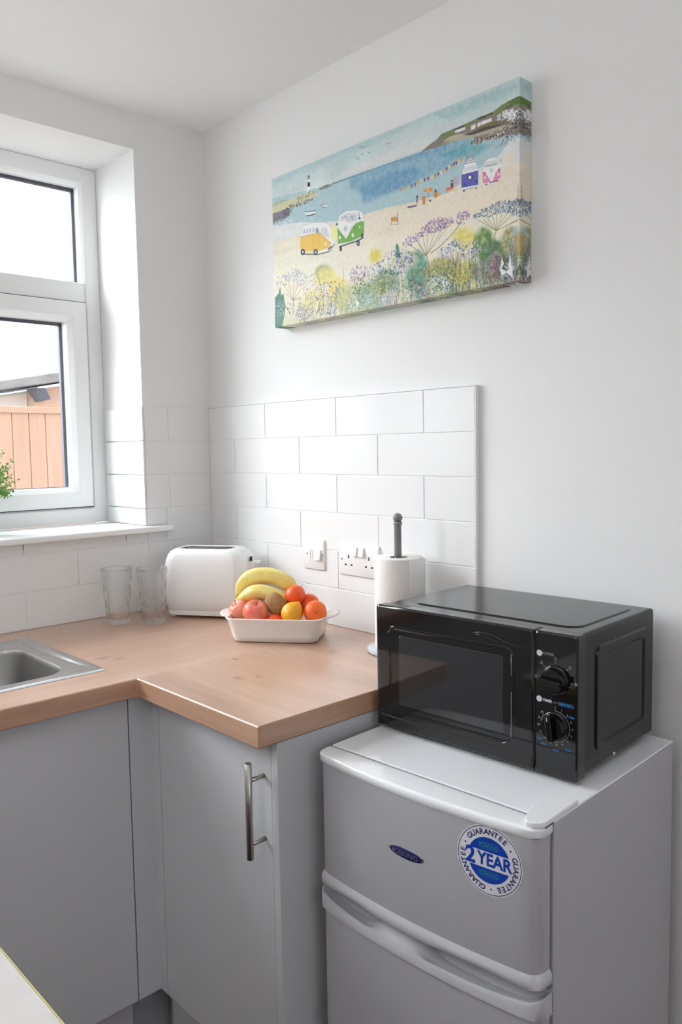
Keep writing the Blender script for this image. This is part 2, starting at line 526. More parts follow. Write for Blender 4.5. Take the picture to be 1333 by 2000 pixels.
for (x0, x1) in ((MUL + .028, WX1 - .052), (WX0 + .052, MUL - .028)):
    b = MB(); frame(b, x0, x1, .302, .924, .060, Y0 - .010, Y1 - .012, .016)
    sash = b.build('window_sash', M['upvc'], win, (0, 0, 0), bevel=.003)
    b = MB(); q0, q1, e0, e1 = x0 - .0025, x1 + .0025, .2995, .9265
    for q in ((q0, e0, x0 + .004, e1), (x1 - .004, e0, q1, e1), (x0, e0, x1, e0 + .006), (x0, e1 - .006, x1, e1)): b.box((q[0], Y0 - .002, q[1]), (q[2], Y0 + .0005, q[3]))
    b.build('gasket', M['line'], sash, (0, 0, 0))
    for nm, (a0, a1, z0, z1) in (('window_pane', (x0 + .058, x1 - .058, .360, .866)), ('window_pane', (x0 + (.004 if x0 > -1.1 else 0) - .002, x1 + .004 if x1 < -.5 else x1, .983, WZ1 - .054))):
        if z0 > .9:
            a0, a1 = (MUL + .03, WX1 - .054) if x0 > -1.1 else (WX0 + .054, MUL - .03)
        b = MB(); b.box((a0, Y0 + .034, z0), (a1, Y0 + .036, z1))
        pn = b.build(nm, M['glass'], win, (0, 0, 0))
        b = MB()
        g = .011
        for q in ((a0, z0, a0 + g, z1), (a1 - g, z0, a1, z1), (a0, z0, a1, z0 + .004), (a0, z1 - g, a1, z1)):
            b.box((q[0], Y0 + .037, q[1]), (q[2], Y0 + .050, q[3]))
        b.build('spacer', M['gasket'], pn, (0, 0, 0))
b = MB()
b.prism(rrect(-.042, WZ0, .236, WZ0 + .0175, .005, 4), WX0 - .06, WX1 + .0005, ax='x')
b.prism(rrect(-.042, WZ0, -.0085, WZ0 + .0175, .005, 4), WX1, -.171, ax='x')
b.build('window_sill', M['upvc'], win, (0, 0, 0))

# outside -----------------------------------------------------------
b = MB(); b.box((-9, .33, ZF - .4), (9, 14, ZF - .15))
struct(b.build('trim_3', M['ground']), 'paved yard outside the window')
FY = 2.5
fen = thing('garden_fence', 'orange-brown vertical board fence outside the window', 'fence', (0, FY, ZF - .15))
hF = .738 + ZW + .15
random.seed(4)
for k in range(-12, 16):
    x = .245 + k * .0968
    b = MB(); b.box((x, .0 + random.uniform(0, .004), 0), (x + .093, .02, hF - .03))
    b.build('fence_board', M['fence'], fen, (0, 0, 0), bevel=.003)
b = MB(); b.box((-1.1, -.012, hF - .037), (2.0, .05, hF)); b.build('cap_rail', M['rail'], fen, (0, 0, 0), bevel=.004)
b = MB(); b.box((-1.1, .03, 0.3), (2.0, .06, .38)); b.build('back_rail', M['rail'], fen, (0, 0, 0))

# neighbour's brick outbuilding with a sloping felt roof
def brickmat():
    m = bpy.data.materials.new('pale_brick'); m.use_nodes = True
    nt = m.node_tree; p = nt.nodes['Principled BSDF']; p.inputs['Roughness'].default_value = .9
    tc = nt.nodes.new('ShaderNodeTexCoord'); mp = nt.nodes.new('ShaderNodeMapping'); mp.inputs['Rotation'].default_value = (radians(90), 0, 0)
    br = nt.nodes.new('ShaderNodeTexBrick'); br.inputs['Scale'].default_value = 4.4
    br.inputs['Color1'].default_value = lin((212, 176, 155)); br.inputs['Color2'].default_value = lin((200, 165, 146)); br.inputs['Mortar'].default_value = lin((190, 180, 165))
    nt.links.new(tc.outputs['Object'], mp.inputs[0]); nt.links.new(mp.outputs[0], br.inputs['Vector']); nt.links.new(br.outputs[0], p.inputs['Base Color'])
    return m
M['brick'] = brickmat()
RY = 4.0
sh = thing('brick_outbuilding', 'low brick outbuilding with a grey sloping roof behind the fence', 'building', (0, RY, ZF - .15))
zz = ZW + .15
b = MB(); b.prism([(1.08, 0), (3.2, 0), (3.2, 1.35 + zz), (1.08, .955 + zz)], 0, 2.0, ax='y'); b.build('wall', M['brick'], sh, (0, 0, 0))
b = MB(); b.prism([(-.2, .745 + zz), (3.4, 1.42 + zz), (3.4, 1.50 + zz), (-.2, .815 + zz)], -.15, 2.1, ax='y'); b.build('roof', M['roofm'], sh, (0, 0, 0), bevel=.01)
b = MB(); b.prism([(-.2, .725 + zz), (1.05, .957 + zz), (1.05, .968 + zz), (-.2, .74 + zz)], -.17, -.10, ax='y'); b.build('gutter', M['gutter'], sh, (0, 0, 0))
b = MB(); b.prism([(1.02, .955 + zz), (1.12, .965 + zz), (1.16, .88 + zz), (1.09, .86 + zz)], -.14, -.02, ax='y'); b.build('bracket', M['gutter'], sh, (0, 0, 0))
b = MB(); b.prism([(-.2, .3 + zz), (1.075, .3 + zz), (1.075, .935 + zz), (-.2, .72 + zz)], .1, .14, ax='y'); b.build('fascia', M['fascia'], sh, (0, 0, 0))

# ------------------------------------------------------------------ worktop (L-shape with a cut-out for the sink)
DX, DY, YE, TT = -.628, -.636, -1.048, .040
SX0, SX1, SY0, SY1 = -1.30, -.655, -.516, -.112
xs = [-1.9, SX0, SX1, DX, -.001]
ys = [YE, DY, SY0, SY1, -.001]
bm = bmesh.new(); vt = {}
def V3(x, y, z):
    k = (x, y, z)
    if k not in vt: vt[k] = bm.verts.new(k)
    return vt[k]
cells = set()
for i in range(4):
    for j in range(4):
        cx = (xs[i] + xs[i + 1]) / 2; cy = (ys[j] + ys[j + 1]) / 2
        if cx < DX and cy < DY: continue
        if SX0 < cx < SX1 and SY0 < cy < SY1: continue
        cells.add((i, j))
for (i, j) in cells:
    x0, x1, y0, y1 = xs[i], xs[i + 1], ys[j], ys[j + 1]
    mi = 1 if y1 <= DY + 1e-6 else 0
    f = bm.faces.new([V3(x0, y0, 0), V3(x1, y0, 0), V3(x1, y1, 0), V3(x0, y1, 0)]); f.material_index = mi
    f = bm.faces.new([V3(x0, y1, -TT), V3(x1, y1, -TT), V3(x1, y0, -TT), V3(x0, y0, -TT)]); f.material_index = mi
    for (di, dj, a, c) in ((-1, 0, (x0, y1), (x0, y0)), (1, 0, (x1, y0), (x1, y1)), (0, -1, (x0, y0), (x1, y0)), (0, 1, (x1, y1), (x0, y1))):
        if (i + di, j + dj) not in cells:
            f = bm.faces.new([V3(a[0], a[1], -TT), V3(c[0], c[1], -TT), V3(c[0], c[1], 0), V3(a[0], a[1], 0)])
            f.material_index = 1 if di != 0 else 0
b = MB(); b.bm.free(); b.bm = bm
wt = b.build('worktop', [M['woodx'], M['woody']], bevel=.003, seg=3, norm=True)
tag(wt, 'oak-effect L-shaped kitchen worktop running under the window and along the right wall', 'worktop')

# ------------------------------------------------------------------ sink
sk = thing('sink', 'stainless steel inset sink in the worktop below the window', 'sink', (0, 0, 0))
b = MB()
OX0, OX1, OY0, OY1 = -1.56, -.640, -.530, -.100
bowl_top = rrect(-1.03, -.490, -.705, -.185, .06, 8)
def ringz(poly, z): return [(x, y, z) for x, y in poly]
# deck: a grid of height values around the bowl
def deck(u, v):
    x = OX0 + (OX1 - OX0) * u; y = OY0 + (OY1 - OY0) * v
    z = .0032
    e = min(OX1 - x, y - OY0, OY1 - y)
    if e < .007: z = .0006 + .0026 * max(0, e) / .007
    # pressed drain groove along the right edge and the back
    w_ = .003 + .016 * max(0, min(1, (y + .50) / .25))
    if -.662 - w_ < x < -.662 and -.50 < y < -.130: z -= .0085 * min(1, (y + .50) / .10) * ((-.662 - x) / w_) ** 0.7 * 0.8
    d = abs(y - (-.128))
    if d < .010 and x < -.668: z -= .0030 * (1 - d / .010) ** .6
    return (x, y, z)
NU, NV = 368, 108
inside = lambda x, y: (max(abs(x + .8675) - .1625 + .06, 0) ** 2 + max(abs(y + .3375) - .1525 + .06, 0) ** 2) < .06 ** 2 or (abs(x + .8675) < .1025 and abs(y + .3375) < .1525) or (abs(x + .8675) < .1625 and abs(y + .3375) < .0925)
vs = [[None] * (NV + 1) for _ in range(NU + 1)]
cxb, cyb = -.8675, -.3375
def snap(x, y, z):
    # pull vertices near the bowl outline onto it
    qx, qy = x - cxb, y - cyb
    ax, ay = abs(qx) - .1025, abs(qy) - .0925
    dx, dy = max(ax, 0), max(ay, 0)
    d = math.hypot(dx, dy) - .06 if (ax > 0 or ay > 0) else -1
    if abs(d) < .0024 and (dx or dy):
        k = .06 / math.hypot(dx, dy)
        nx = (.1025 + dx * k if ax > 0 else abs(qx)) * (1 if qx > 0 else -1)
        ny = (.0925 + dy * k if ay > 0 else abs(qy)) * (1 if qy > 0 else -1)
        return (cxb + nx, cyb + ny, z - .001), 0
    return (x, y, z), d
dd = {}
for i in range(NU + 1):
    for j in range(NV + 1):
        p, d = snap(*deck(i / NU, j / NV)); vs[i][j] = (b.bm.verts.new(p), d)
for i in range(NU):
    for j in range(NV):
        q = [vs[i][j], vs[i + 1][j], vs[i + 1][j + 1], vs[i][j + 1]]
        if all(k[1] <= 0 for k in q): continue
        b.face([k[0] for k in q], 0, True)
b.build('drainer_deck', M['sink'], sk, (0, 0, 0))
b = MB()
def rr(d, r): return rrect(-1.03 + d, -.490 + d, -.705 - d, -.185 - d, r, 8)
prof = [(0.0, .06, .0022), (.0015, .0595, .0008), (.003, .058, -.008), (.016, .052, -.09), (.024, .05, -.125), (.045, .045, -.142), (.09, .03, -.146), (.14, .01, -.149)]
b.loft([ringz(rr(d, r), z) for d, r, z in prof], 0, True, False)
b.face([b.bm.verts.new(p) for p in ringz(rr(.14, .01), -.149)], 0, True)
b.build('bowl', M['bowl'], sk, (0, 0, 0), weld=True)
b = MB(); b.lathe([(.0, -.146), (.028, -.146), (.036, -.1445), (.04, -.147)], 32, 0, (-.868, -.338, 0)); b.build('waste', M['chrome'], sk, (0, 0, 0))

# ------------------------------------------------------------------ base cabinets
CF = -.583; LF = -.610; CT = -.0405; CB = -.712
c1 = thing('base_cabinet', 'pale grey base cabinet under the sink', 'cabinet', (-1.3, -.3, ZF))
def local(o, c):   # place a part given in worktop coordinates under thing c
    o.location = (-c.location.x, -c.location.y, -c.location.z + ZW)
    return o
b = MB(); b.box((-1.9, LF + .022, ZF + .001), (-.642, -.52, -.16)); b.box((-1.9, -.575, -.16), (-.642, -.535, -.05))
local(b.build('carcass', M['carc'], c1), c1)
for x0, x1 in ((-1.238, -.6385), (-1.9, -1.2405)):
    b = MB(); b.box((x0, LF, CB), (x1, LF + .018, CT - .002)); local(b.build('cabinet_door', M['cab'], c1, bevel=.0012), c1)
b = MB(); b.box((-1.9, LF + .045, ZF + .0005), (CF + .0445, LF + .061, CB - .003)); 
local(b.build('plinth', M['plinth'], c1), c1)
c2 = thing('base_cabinet', 'pale grey corner base cabinet with a steel bar handle beside the fridge', 'cabinet', (-.3, -.84, ZF))
b = MB(); b.box((CF + .021, -1.024, ZF + .001), (-.02, -.62, -.0415)); local(b.build('carcass', M['carc'], c2), c2)
b = MB(); b.prism([(-.6360, LF), (CF, LF), (CF, -.6375), (CF + .018, -.6375), (CF + .018, LF + .018), (-.6360, LF + .018)], CB, CT - .0005)
local(b.build('corner_post', M['cab'], c2, bevel=.0012), c2)
b = MB(); b.box((CF, -1.0235, CB), (CF + .018, -.6395, CT - .002)); dr = local(b.build('cabinet_door', M['cab'], c2, bevel=.0012), c2)
b = MB()
hx, hy = CF - .0345, -1.002
b.tube([(hx, hy, -.080), (hx, hy, -.0805), (hx, hy, -.2545), (hx, hy, -.255)], [.0056, .0064, .0064, .0056], 20)
for z in (-.112, -.228): b.tube([(CF + .001, hy, z), (hx, hy, z)], .0042, 14)
h = b.build('handle', M['steel'], dr, (0, 0, 0)); h['label'] = 'brushed steel bar handle'
b = MB(); b.box((CF - .003, -1.0455, ZF + .0005), (-.012, -1.0275, -.0408)); local(b.build('end_panel', M['cab'], c2, bevel=.001), c2)
b = MB(); b.box((CF + .045, -1.026, ZF + .0005), (CF + .061, LF + .0445, CB - .003)); local(b.build('plinth', M['plinth'], c2), c2)

# pale table in the near left corner --------------------------------
tb = thing('dining_table', 'pale-topped table edge in the near left corner of the view', 'table', (-1.4, -1.45, ZF))
TZ = -.15
b = MB(); b.box((-1.9, -1.98, TZ - .022), (-1.0895, -.98, TZ)); local(b.build('table_top', M['ttop'], tb, bevel=.001), tb)
b = MB(); b.box((-1.0895, -1.98, TZ - .022), (-1.0880, -.98, TZ + .0003)); o = local(b.build('edge_band', M['tedge'], tb), tb); o['label'] = 'yellowish edge band'
for x, y in ((-1.14, -1.03), (-1.85, -1.03), (-1.14, -1.93), (-1.85, -1.93)):
    b = MB(); b.box((x - .02, y - .02, ZF + .0005), (x + .02, y + .02, TZ - .022)); local(b.build('leg', M['ttop'], tb, bevel=.002), tb)

# ------------------------------------------------------------------ switch and socket
def faceplate(name, label, cat, y0, y1, z0, z1):
    t = thing(name, label, cat, (-.008, (y0 + y1) / 2, z0))
    w = abs(y1 - y0) / 2; hh = z1 - z0
    b = MB()
    rings = []
    for d, x in ((0, 0), (0, -.0035), (.0012, -.0075), (.004, -.0095)):
        rings.append([(x, a, c) for a, c in rrect(-w + d, d, w - d, hh - d, .004, 4)])
    b.loft(rings, 0, True, True)
    smooth_angle(b.build('faceplate', M['plate'], t, (0, 0, 0)), 50)
    return t, w, hh
t, w, hh = faceplate('cooker_switch', 'square white fused-spur switch plate on the tiles beside the double socket', 'switch', -.5435, -.4565, .1425, .2265)
b = MB(); b.box((-.0098, -.033, .028), (-.009, .0185, .056)); b.build('recess', M['plate'], t, (0, 0, 0), bevel=.0004)
b = MB(); b.prism([(-.0175, .0285), (-.0135, .0555), (-.0092, .0555), (-.0092, .0285)], -.031, -.006, ax='y'); b.build('rocker', M['plate'], t, (0, 0, 0), bevel=.0008)
b = MB(); b.box((-.0102, .0035, .031), (-.0096, .0045, .053)); b.box((-.0102, .0125, .031), (-.0096, .0135, .053)); b.build('fuse_slot', M['pgrey'], t, (0, 0, 0))
for y in (-.037, .0265):
    b = MB(); b.tube([(-.0099, y, .0425), (-.0094, y, .0425)], .0026, 14); b.build('screw', M['screw'], t, (0, 0, 0))
t, w, hh = faceplate('double_socket', 'white double plug socket on the tiles behind the kitchen roll', 'socket', -.7465, -.5995, .1405, .2255)
for s in (1, -1):
    b = MB(); b.box((-.0104, s * .005 - .0052, .054), (-.0094, s * .005 + .0052 , .078)) if 0 else None
for y in (.0125, -.0125):
    b = MB(); b.prism([(-.0175, .0535), (-.013, .0765), (-.0092, .0765), (-.0092, .0535)], y - .0085, y + .0085, ax='y'); b.build('rocker', M['plate'], t, (0, 0, 0), bevel=.0008)
for yc in (.037, -.037):
    b = MB()
    for (dy, dz, sy, sz) in ((0, .050, .0024, .0045), (.0108, .029, .0034, .0022), (-.0108, .029, .0034, .0022)):
        b.box((-.0100, yc + dy - sy, dz - sz), (-.0093, yc + dy + sy, dz + sz))
    b.build('pin_holes', M['hole'], t, (0, 0, 0), bevel=.0006)
for y in (.0615, -.0615):
    b = MB(); b.tube([(-.0099, y, .0425), (-.0094, y, .0425)], .0026, 14); b.build('screw', M['screw'], t, (0, 0, 0))

# ------------------------------------------------------------------ toaster
R = .576
tt = thing('toaster', 'white two-slice toaster in the corner behind the fruit dish', 'toaster', (-.269, -.135, 0), R - pi / 2)
TWd, TD, TH_ = .238, .138, .192
def sect(z, ins):
    return [(x, y, z) for x, y in rrect(ins * 1.0, ins * .6, TWd - ins * 1.2, TD - ins * .6, .034, 8)]
b = MB()
pr = [(.022, .003), (.024, .0), (.05, -.005), (.09, -.007), (.13, -.005), (.160, .000), (.176, .006), (.186, .013), (.1915, .023)]
b.loft([sect(z, i) for z, i in pr], 0, True, False)
# top opening: an inner ring dropping into the slot well
def ring2(x0, y0, x1, y1, r, z): return [(x, y, z) for x, y in rrect(x0, y0, x1, y1, r, 8)]
b.loft([sect(.1915, .023), ring2(.030, .030, TWd - .046, TD - .026, .022, .193), ring2(.034, .034, TWd - .050, TD - .030, .02, .190), ring2(.036, .036, TWd - .052, TD - .032, .018, .1885)], 0, True, False)
b.build('body', M['toast'], tt, (0, 0, 0), weld=True)
b = MB()
z = .1885
x0, x1, y0, y1 = .034, TWd - .050, .034, TD - .030
ya, yb, yc, yd = .046, .064, .078, .096
for q in ((x0, y0, x1, ya), (x0, yb, x1, yc), (x0, yd, x1, y1), (x0, ya, x0 + .012, yd), (x1 - .012, ya, x1, yd)):
    b.box((q[0], q[1], z - .001), (q[2], q[3], z + .0022))
b.build('slot_plate', M['toastd'], tt, (0, 0, 0))
b = MB()
for (a, c) in ((ya, yb), (yc, yd)):
    b.box((x0 + .012, a, .06), (x1 - .012, a + .001, z)); b.box((x0 + .012, c - .001, .06), (x1 - .012, c, z)); b.box((x0 + .012, a, .06), (x1 - .012, c, .061))
    for k in range(9): b.box((x0 + .02 + k * .015, a + .003, .08), (x0 + .021 + k * .015, a + .004, z - .004))
b.build('toast_slots', M['dark'], tt, (0, 0, 0))
b = MB(); b.loft([[(x, y, zz_) for x, y in rrect(i, i * .6, TWd - i * 1.2, TD - i * .6, .034, 8)] for zz_, i in ((.007, .006), (.0085, .003), (.0205, .001), (.022, .004))], 0, True, True)
smooth_angle(b.build('base', M['toast'], tt, (0, 0, 0)))
for (x, y) in ((.022, .02), (TWd - .03, .02), (.022, TD - .02), (TWd - .03, TD - .02)):
    b = MB(); b.lathe([(.0, .0), (.007, .0), (.007, .0075), (0, .0075)], 14, 0, (x, y, 0)); b.build('foot', M['toast'], tt, (0, 0, 0))
b = MB(); b.box((TWd + .002, TD / 2 - .004, .05), (TWd + .0065, TD / 2 + .004, .168)); b.build('lever_slot', M['dark'], tt, (0, 0, 0))
b = MB(); b.prism([(TWd, .155), (TWd + .030, .158), (TWd + .031, .149), (TWd + .020, .146), (TWd + .017, .120), (TWd, .118)], TD / 2 - .018, TD / 2 + .012, ax='y')
b.build('lever', M['toast'], tt, (0, 0, 0), bevel=.0025)
b = MB(); b.tube([(TWd, TD / 2 - .028, .122), (TWd + .006, TD / 2 - .028, .122)], .006, 16); b.build('button', M['toastd'], tt, (0, 0, 0))

# ------------------------------------------------------------------ tumblers
def tumbler(name, label, loc, rot, group):
    t = thing(name, label, 'glass', loc, rot, group)
    b = MB()
    H, r0_, r1_ = .152, .0315, .0430
    def rad(z): return r0_ + (r1_ - r0_) * (max(z, 0) / H) ** 1.1
    seg = 72
    def ringo(z, r, f=None):
        return [(cos(2 * pi * i / seg) * (r + (f(2 * pi * i / seg, z) if f else 0)), sin(2 * pi * i / seg) * (r + (f(2 * pi * i / seg, z) if f else 0)), z) for i in range(seg)]
    def dim(a, z):
        row = (z - .022) / .0235
        k = math.floor(row)
        fr = row - k - .5
        ph = (a * 8 / (2 * pi) + (k % 2) * .5) % 1 - .5
        q = (fr * 1.02) ** 2 + (ph * 1.02) ** 2
        return -.0024 * max(0, 1 - q / .25) if .016 < z < .142 else 0
    rings = [ringo(.0008, r0_ - .004), ringo(0, r0_ - .002), ringo(.0025, r0_), ringo(.010, r0_ + .0004)]
    zs = [.014 + i * .0028 for i in range(48)]
    rings += [ringo(z, rad(z), dim) for z in zs if z < H - .003]
    rings += [ringo(H - .001, rad(H)), ringo(H, rad(H) - .0008), ringo(H - .001, rad(H) - .0018)]
    for z in (.14, .12, .1, .08, .06, .04, .024): rings.append(ringo(z, rad(z) - .0032))
    rings += [ringo(.0165, rad(.016) - .005), ringo(.0145, .018), ringo(.014, .006)]
    b.loft(rings, 0, True, True)
    b.build('glass_body', M['tglass'], t, (0, 0, 0))
    return t
tumbler('drinking_glass', 'clear dimpled tumbler standing clear of the toaster, the left of two', (-.394, -.109, .0004), .2, 'dimpled tumblers beside the toaster')
tumbler('drinking_glass', 'clear dimpled tumbler standing against the toaster edge, the right of two', (-.324, -.176, .0004), .5, 'dimpled tumblers beside the toaster')

# ------------------------------------------------------------------ kitchen roll and holder
RX, RYc = -.090, -.8765
kh = thing('kitchen_roll_holder', 'grey upright kitchen roll holder with a ball top beside the microwave', 'roll holder', (RX, RYc, .0003))
b = MB(); b.lathe([(0, 0), (.070, 0), (.0725, .002), (.0725, .0085), (.070, .0105), (.012, .0115), (0, .0115)], 56); smooth_angle(b.build('base', M['polebase'], kh, (0, 0, 0)), 50)
b = MB(); b.lathe([(0.0085, .011), (.0085, .292), (.0100, .2935), (.0105, .298), (.0090, .299), (.0088, .300)], 28)
b.ball((0, 0, .3085), (.0112, .0112, .0105), 24, 14); b.build('pole', M['pole'], kh, (0, 0, 0))
kr = thing('kitchen_roll', 'white kitchen paper roll on the grey upright holder', 'kitchen roll', (RX - .001, RYc - .003, .0125))
b = MB(); H = .207; RR = .0560
b.lathe([(.0205, 0), (RR - .001, 0), (RR, .001), (RR, H - .001), (RR - .0015, H), (.0205, H - .001), (.0205, 0)], 72)
smooth_angle(b.build('paper', M['paper'], kr, (0, 0, 0)), 50)
b = MB()
def flap(u, v):
    a = radians(-112) + u * radians(66)
    r = RR + .0003 + .0048 * u ** 2.2
    return (r * cos(a), r * sin(a), .001 + v * (H - .002) - .002 * u)
b.grid(flap, 16, 6); o = b.build('loose_sheet', M['paper'], kr, (0, 0, 0)); sm = o.modifiers.new('s', 'SOLIDIFY'); sm.thickness = .0006
b = MB(); b.lathe([(.0203, .0005), (.0203, H - .0005), (.0192, H - .0005), (.0192, .0005), (.0203, .0005)], 40); b.build('card_tube', M['card'], kr, (0, 0, 0))

# ------------------------------------------------------------------ fruit dish
RD = .648
dish = thing('oven_dish', 'white ceramic oven dish with side handles holding the fruit', 'dish', (-.3093, -.5214, .0003), RD - pi / 2)
b = MB()
DW, DD_, DH = .212, .138, .060
def dr_(o, r, z): return [(x, y, z) for x, y in rrect(-o, -o, DW + o, DD_ + o, r, 7)]
b.loft([dr_(-.006, .022, .0), dr_(0, .026, .003), dr_(.004, .027, .016), dr_(.0135, .030, .055), dr_(.0165, .031, .0585), dr_(.0165, .031, .0605), dr_(.0135, .030, .0615), dr_(.0105, .028, .059), dr_(.0015, .025, .016), dr_(-.004, .022, .007), dr_(-.012, .018, .0055)], 0, True, True)
smooth_angle(b.build('basin', M['ceram'], dish, (0, 0, 0)), 60)
for s in (-1, 1):
    b = MB()
    cx = -.014 if s < 0 else DW + .014
    def hnd(u, v, top):
        a = (u - .5) * pi
        yy = DD_ / 2 + sin(a) * .048
        ex = max(0.0, cos(a)) ** .8 * .031 * v
        return (cx + s * ex, yy, .0605 + (0 if top else -.006 + .002 * v) + .004 * v * cos(a))
    n = 22
    T_ = [[b.bm.verts.new(hnd(i / n, j / 5, True)) for j in range(6)] for i in range(n + 1)]
    B_ = [[b.bm.verts.new(hnd(i / n, j / 5, False)) for j in range(6)] for i in range(n + 1)]
    for i in range(n):
        for j in range(5):
            b.face([T_[i][j], T_[i + 1][j], T_[i + 1][j + 1], T_[i][j + 1]], 0, True); b.face([B_[i][j], B_[i][j + 1], B_[i + 1][j + 1], B_[i + 1][j]], 0, True)
        b.face([T_[i][5], T_[i + 1][5], B_[i + 1][5], B_[i][5]], 0, True); b.face([T_[i][0], B_[i][0], B_[i + 1][0], T_[i + 1][0]], 0, True)
    b.build('handle', M['ceram'], dish, (0, 0, 0), weld=True)

def dworld(u, d, z):
    wd = Vector((sin(RD), -cos(RD), 0)); de = Vector((cos(RD), sin(RD), 0))
    p = Vector((-.3093, -.5214, 0)) + wd * u + de * d
    return (p.x, p.y, z)
VD = Vector((.52, .80, -.18)).normalized()       # rough direction the fruit faces away from
def fruitmat(name, base, c2, axis=None, rough=.38, scale=14, bump=(220, .15), streak=None, sss=0.1):
    m = mat(name, lin(base), rough, vary=(scale, lin(c2), .45), bump=bump, sss=sss)
    return m
M['apple'] = fruitmat('red_apple_skin', (222, 92, 88), (236, 150, 112), scale=26, bump=(40, .02), rough=.26)
M['apple2'] = fruitmat('pink_apple_skin', (228, 110, 100), (240, 176, 140), scale=22, bump=(40, .02), rough=.26)
M['orange'] = fruitmat('orange_peel', (238, 98, 32), (246, 120, 44), scale=20, bump=(520, .35))
M['orange2'] = fruitmat('red_orange_peel', (238, 84, 34), (240, 104, 44), scale=20, bump=(520, .3), rough=.32)
M['lemon'] = fruitmat('yellow_orange_peel', (232, 178, 48), (238, 160, 40), scale=18, bump=(520, .3), rough=.32)
M['kiwi'] = fruitmat('brown_kiwi_skin', (160, 120, 80), (186, 146, 102), scale=60, bump=(600, .8), rough=.85)
M['banana'] = mat('yellow_banana_skin', lin((224, 200, 104)), .4, vary=(30, lin((236, 218, 140)), .5), sss=.1)
M['bananag'] = mat('green_banana_tip', lin((176, 178, 70)), .45, vary=(30, lin((205, 190, 80)), .4))
def fruit(name, label, cat, u, d, z, r, m, axis=(0, 0, 1), kind='round', grp=None, stem=True):
    t = thing(name, label, cat, dworld(u, d, z), 0, grp)
    ax = Vector(axis).normalized()
    q = Vector((0, 0, 1)).rotation_difference(ax).to_matrix().to_4x4()
    b = MB()
    if kind == 'apple':
        def prof(dv, th, ph): 
            dimple = math.exp(-(th / .38) ** 2) * .34 + math.exp(-((pi - th) / .34) ** 2) * .22
            return (1 - dimple) * (1 + .035 * cos(th) + .012 * cos(5 * ph) * sin(th) ** .5 * (1 - cos(th)) * .5)
        b.ball((0, 0, 0), (r, r, r * .94), 32, 24, 0, prof)
    elif kind == 'kiwi':
        b.ball((0, 0, 0), (r, r, r * 1.28), 28, 18, 0, lambda dv, th, ph: 1 - .06 * math.exp(-(th / .25) ** 2))
    elif kind == 'lemon':
        b.ball((0, 0, 0), (r, r, r * 1.02), 28, 22, 0, lambda dv, th, ph: 1 + .20 * math.exp(-(th / .28) ** 2) - .02 * sin(th) * cos(6 * ph))
    else:
        b.ball((0, 0, 0), (r, r, r * .93), 30, 20, 0, lambda dv, th, ph: 1 - .07 * math.exp(-(th / .2) ** 2) + .006 * sin(3 * ph + th * 2))
    b.bm.transform(q)
    b.build('skin', m, t, (0, 0, 0))
    if stem:
        b = MB()
        if kind == 'apple': b.tube([(0, 0, r * .60), (.0012, 0, r * .80), (.003, .001, r * 1.04)], [.0009, .0008, .0012], 8)
        elif kind == 'lemon': b.tube([(0, 0, r * 1.15), (.0005, 0, r * 1.27), (.0015, 0, r * 1.36)], [.0018, .0014, .0016], 8)
        elif kind == 'kiwi': b.tube([(0, 0, r * 1.17), (0, 0, r * 1.24)], [.0022, .0014], 8)
        else: b.tube([(0, 0, r * .855), (0, 0, r * .885)], [.0021, .0017], 8)
        b.bm.transform(q); b.build('stem', M['stem'], t, (0, 0, 0))
    return t
CAMD = Vector((-.52, -.80, .20))
fruit('apple', 'red-pink apple at the left end of the fruit dish, half hidden', 'apple', .006, .062, .0660, .0295, M['apple2'], (-.5, .1, .8), 'apple', 'apples in the fruit dish')
fruit('apple', 'red-pink apple in front at the left of the dish, stem hollow showing', 'apple', .0545, .032, .0690, .0320, M['apple'], (-.16, -.38, .9), 'apple', 'apples in the fruit dish')
fruit('kiwi', 'brown kiwi fruit in the middle of the fruit dish', 'kiwi', .1015, .052, .0860, .0255, M['kiwi'], (-.45, .35, .8), 'kiwi')
fruit('mandarin', 'orange mandarin on top of the pile, against the upper banana', 'orange', .1465, .068, .1065, .0262, M['orange2'], (-.2, .6, .7), 'round', 'oranges in the fruit dish')
fruit('lemon', 'yellow citrus fruit with a pointed stem end at the front of the dish', 'citrus fruit', .1480, .028, .0690, .0270, M['lemon'], (.40, -.36, .84), 'lemon')
fruit('mandarin', 'orange mandarin at the right end of the dish with its dark stem scar facing out', 'orange', .2040, .036, .0710, .0285, M['orange'], Vector((-.60, -.78, .12)), 'round', 'oranges in the fruit dish')
fruit('mandarin', 'orange mandarin mostly hidden behind the rightmost one', 'orange', .1760, .092, .0800, .0270, M['orange2'], (.3, .5, .8), 'round', 'oranges in the fruit dish')
fruit('mandarin', 'orange mandarin low in the dish, glimpsed below the kiwi', 'orange', .1030, .028, .0400, .0270, M['orange2'], (0, .5, .8), 'round', 'oranges in the fruit dish')
fruit('mandarin', 'orange mandarin under the topmost one, behind the yellow citrus fruit', 'orange', .1240, .0880, .0560, .0270, M['orange2'], (.4, .5, .8), 'round', 'oranges in the fruit dish', stem=False)
fruit('apple', 'red apple at the back of the dish under the bananas', 'apple', .0460, .1020, .0480, .0300, M['apple2'], (0, .3, .9), 'apple', 'apples in the fruit dish', stem=False)

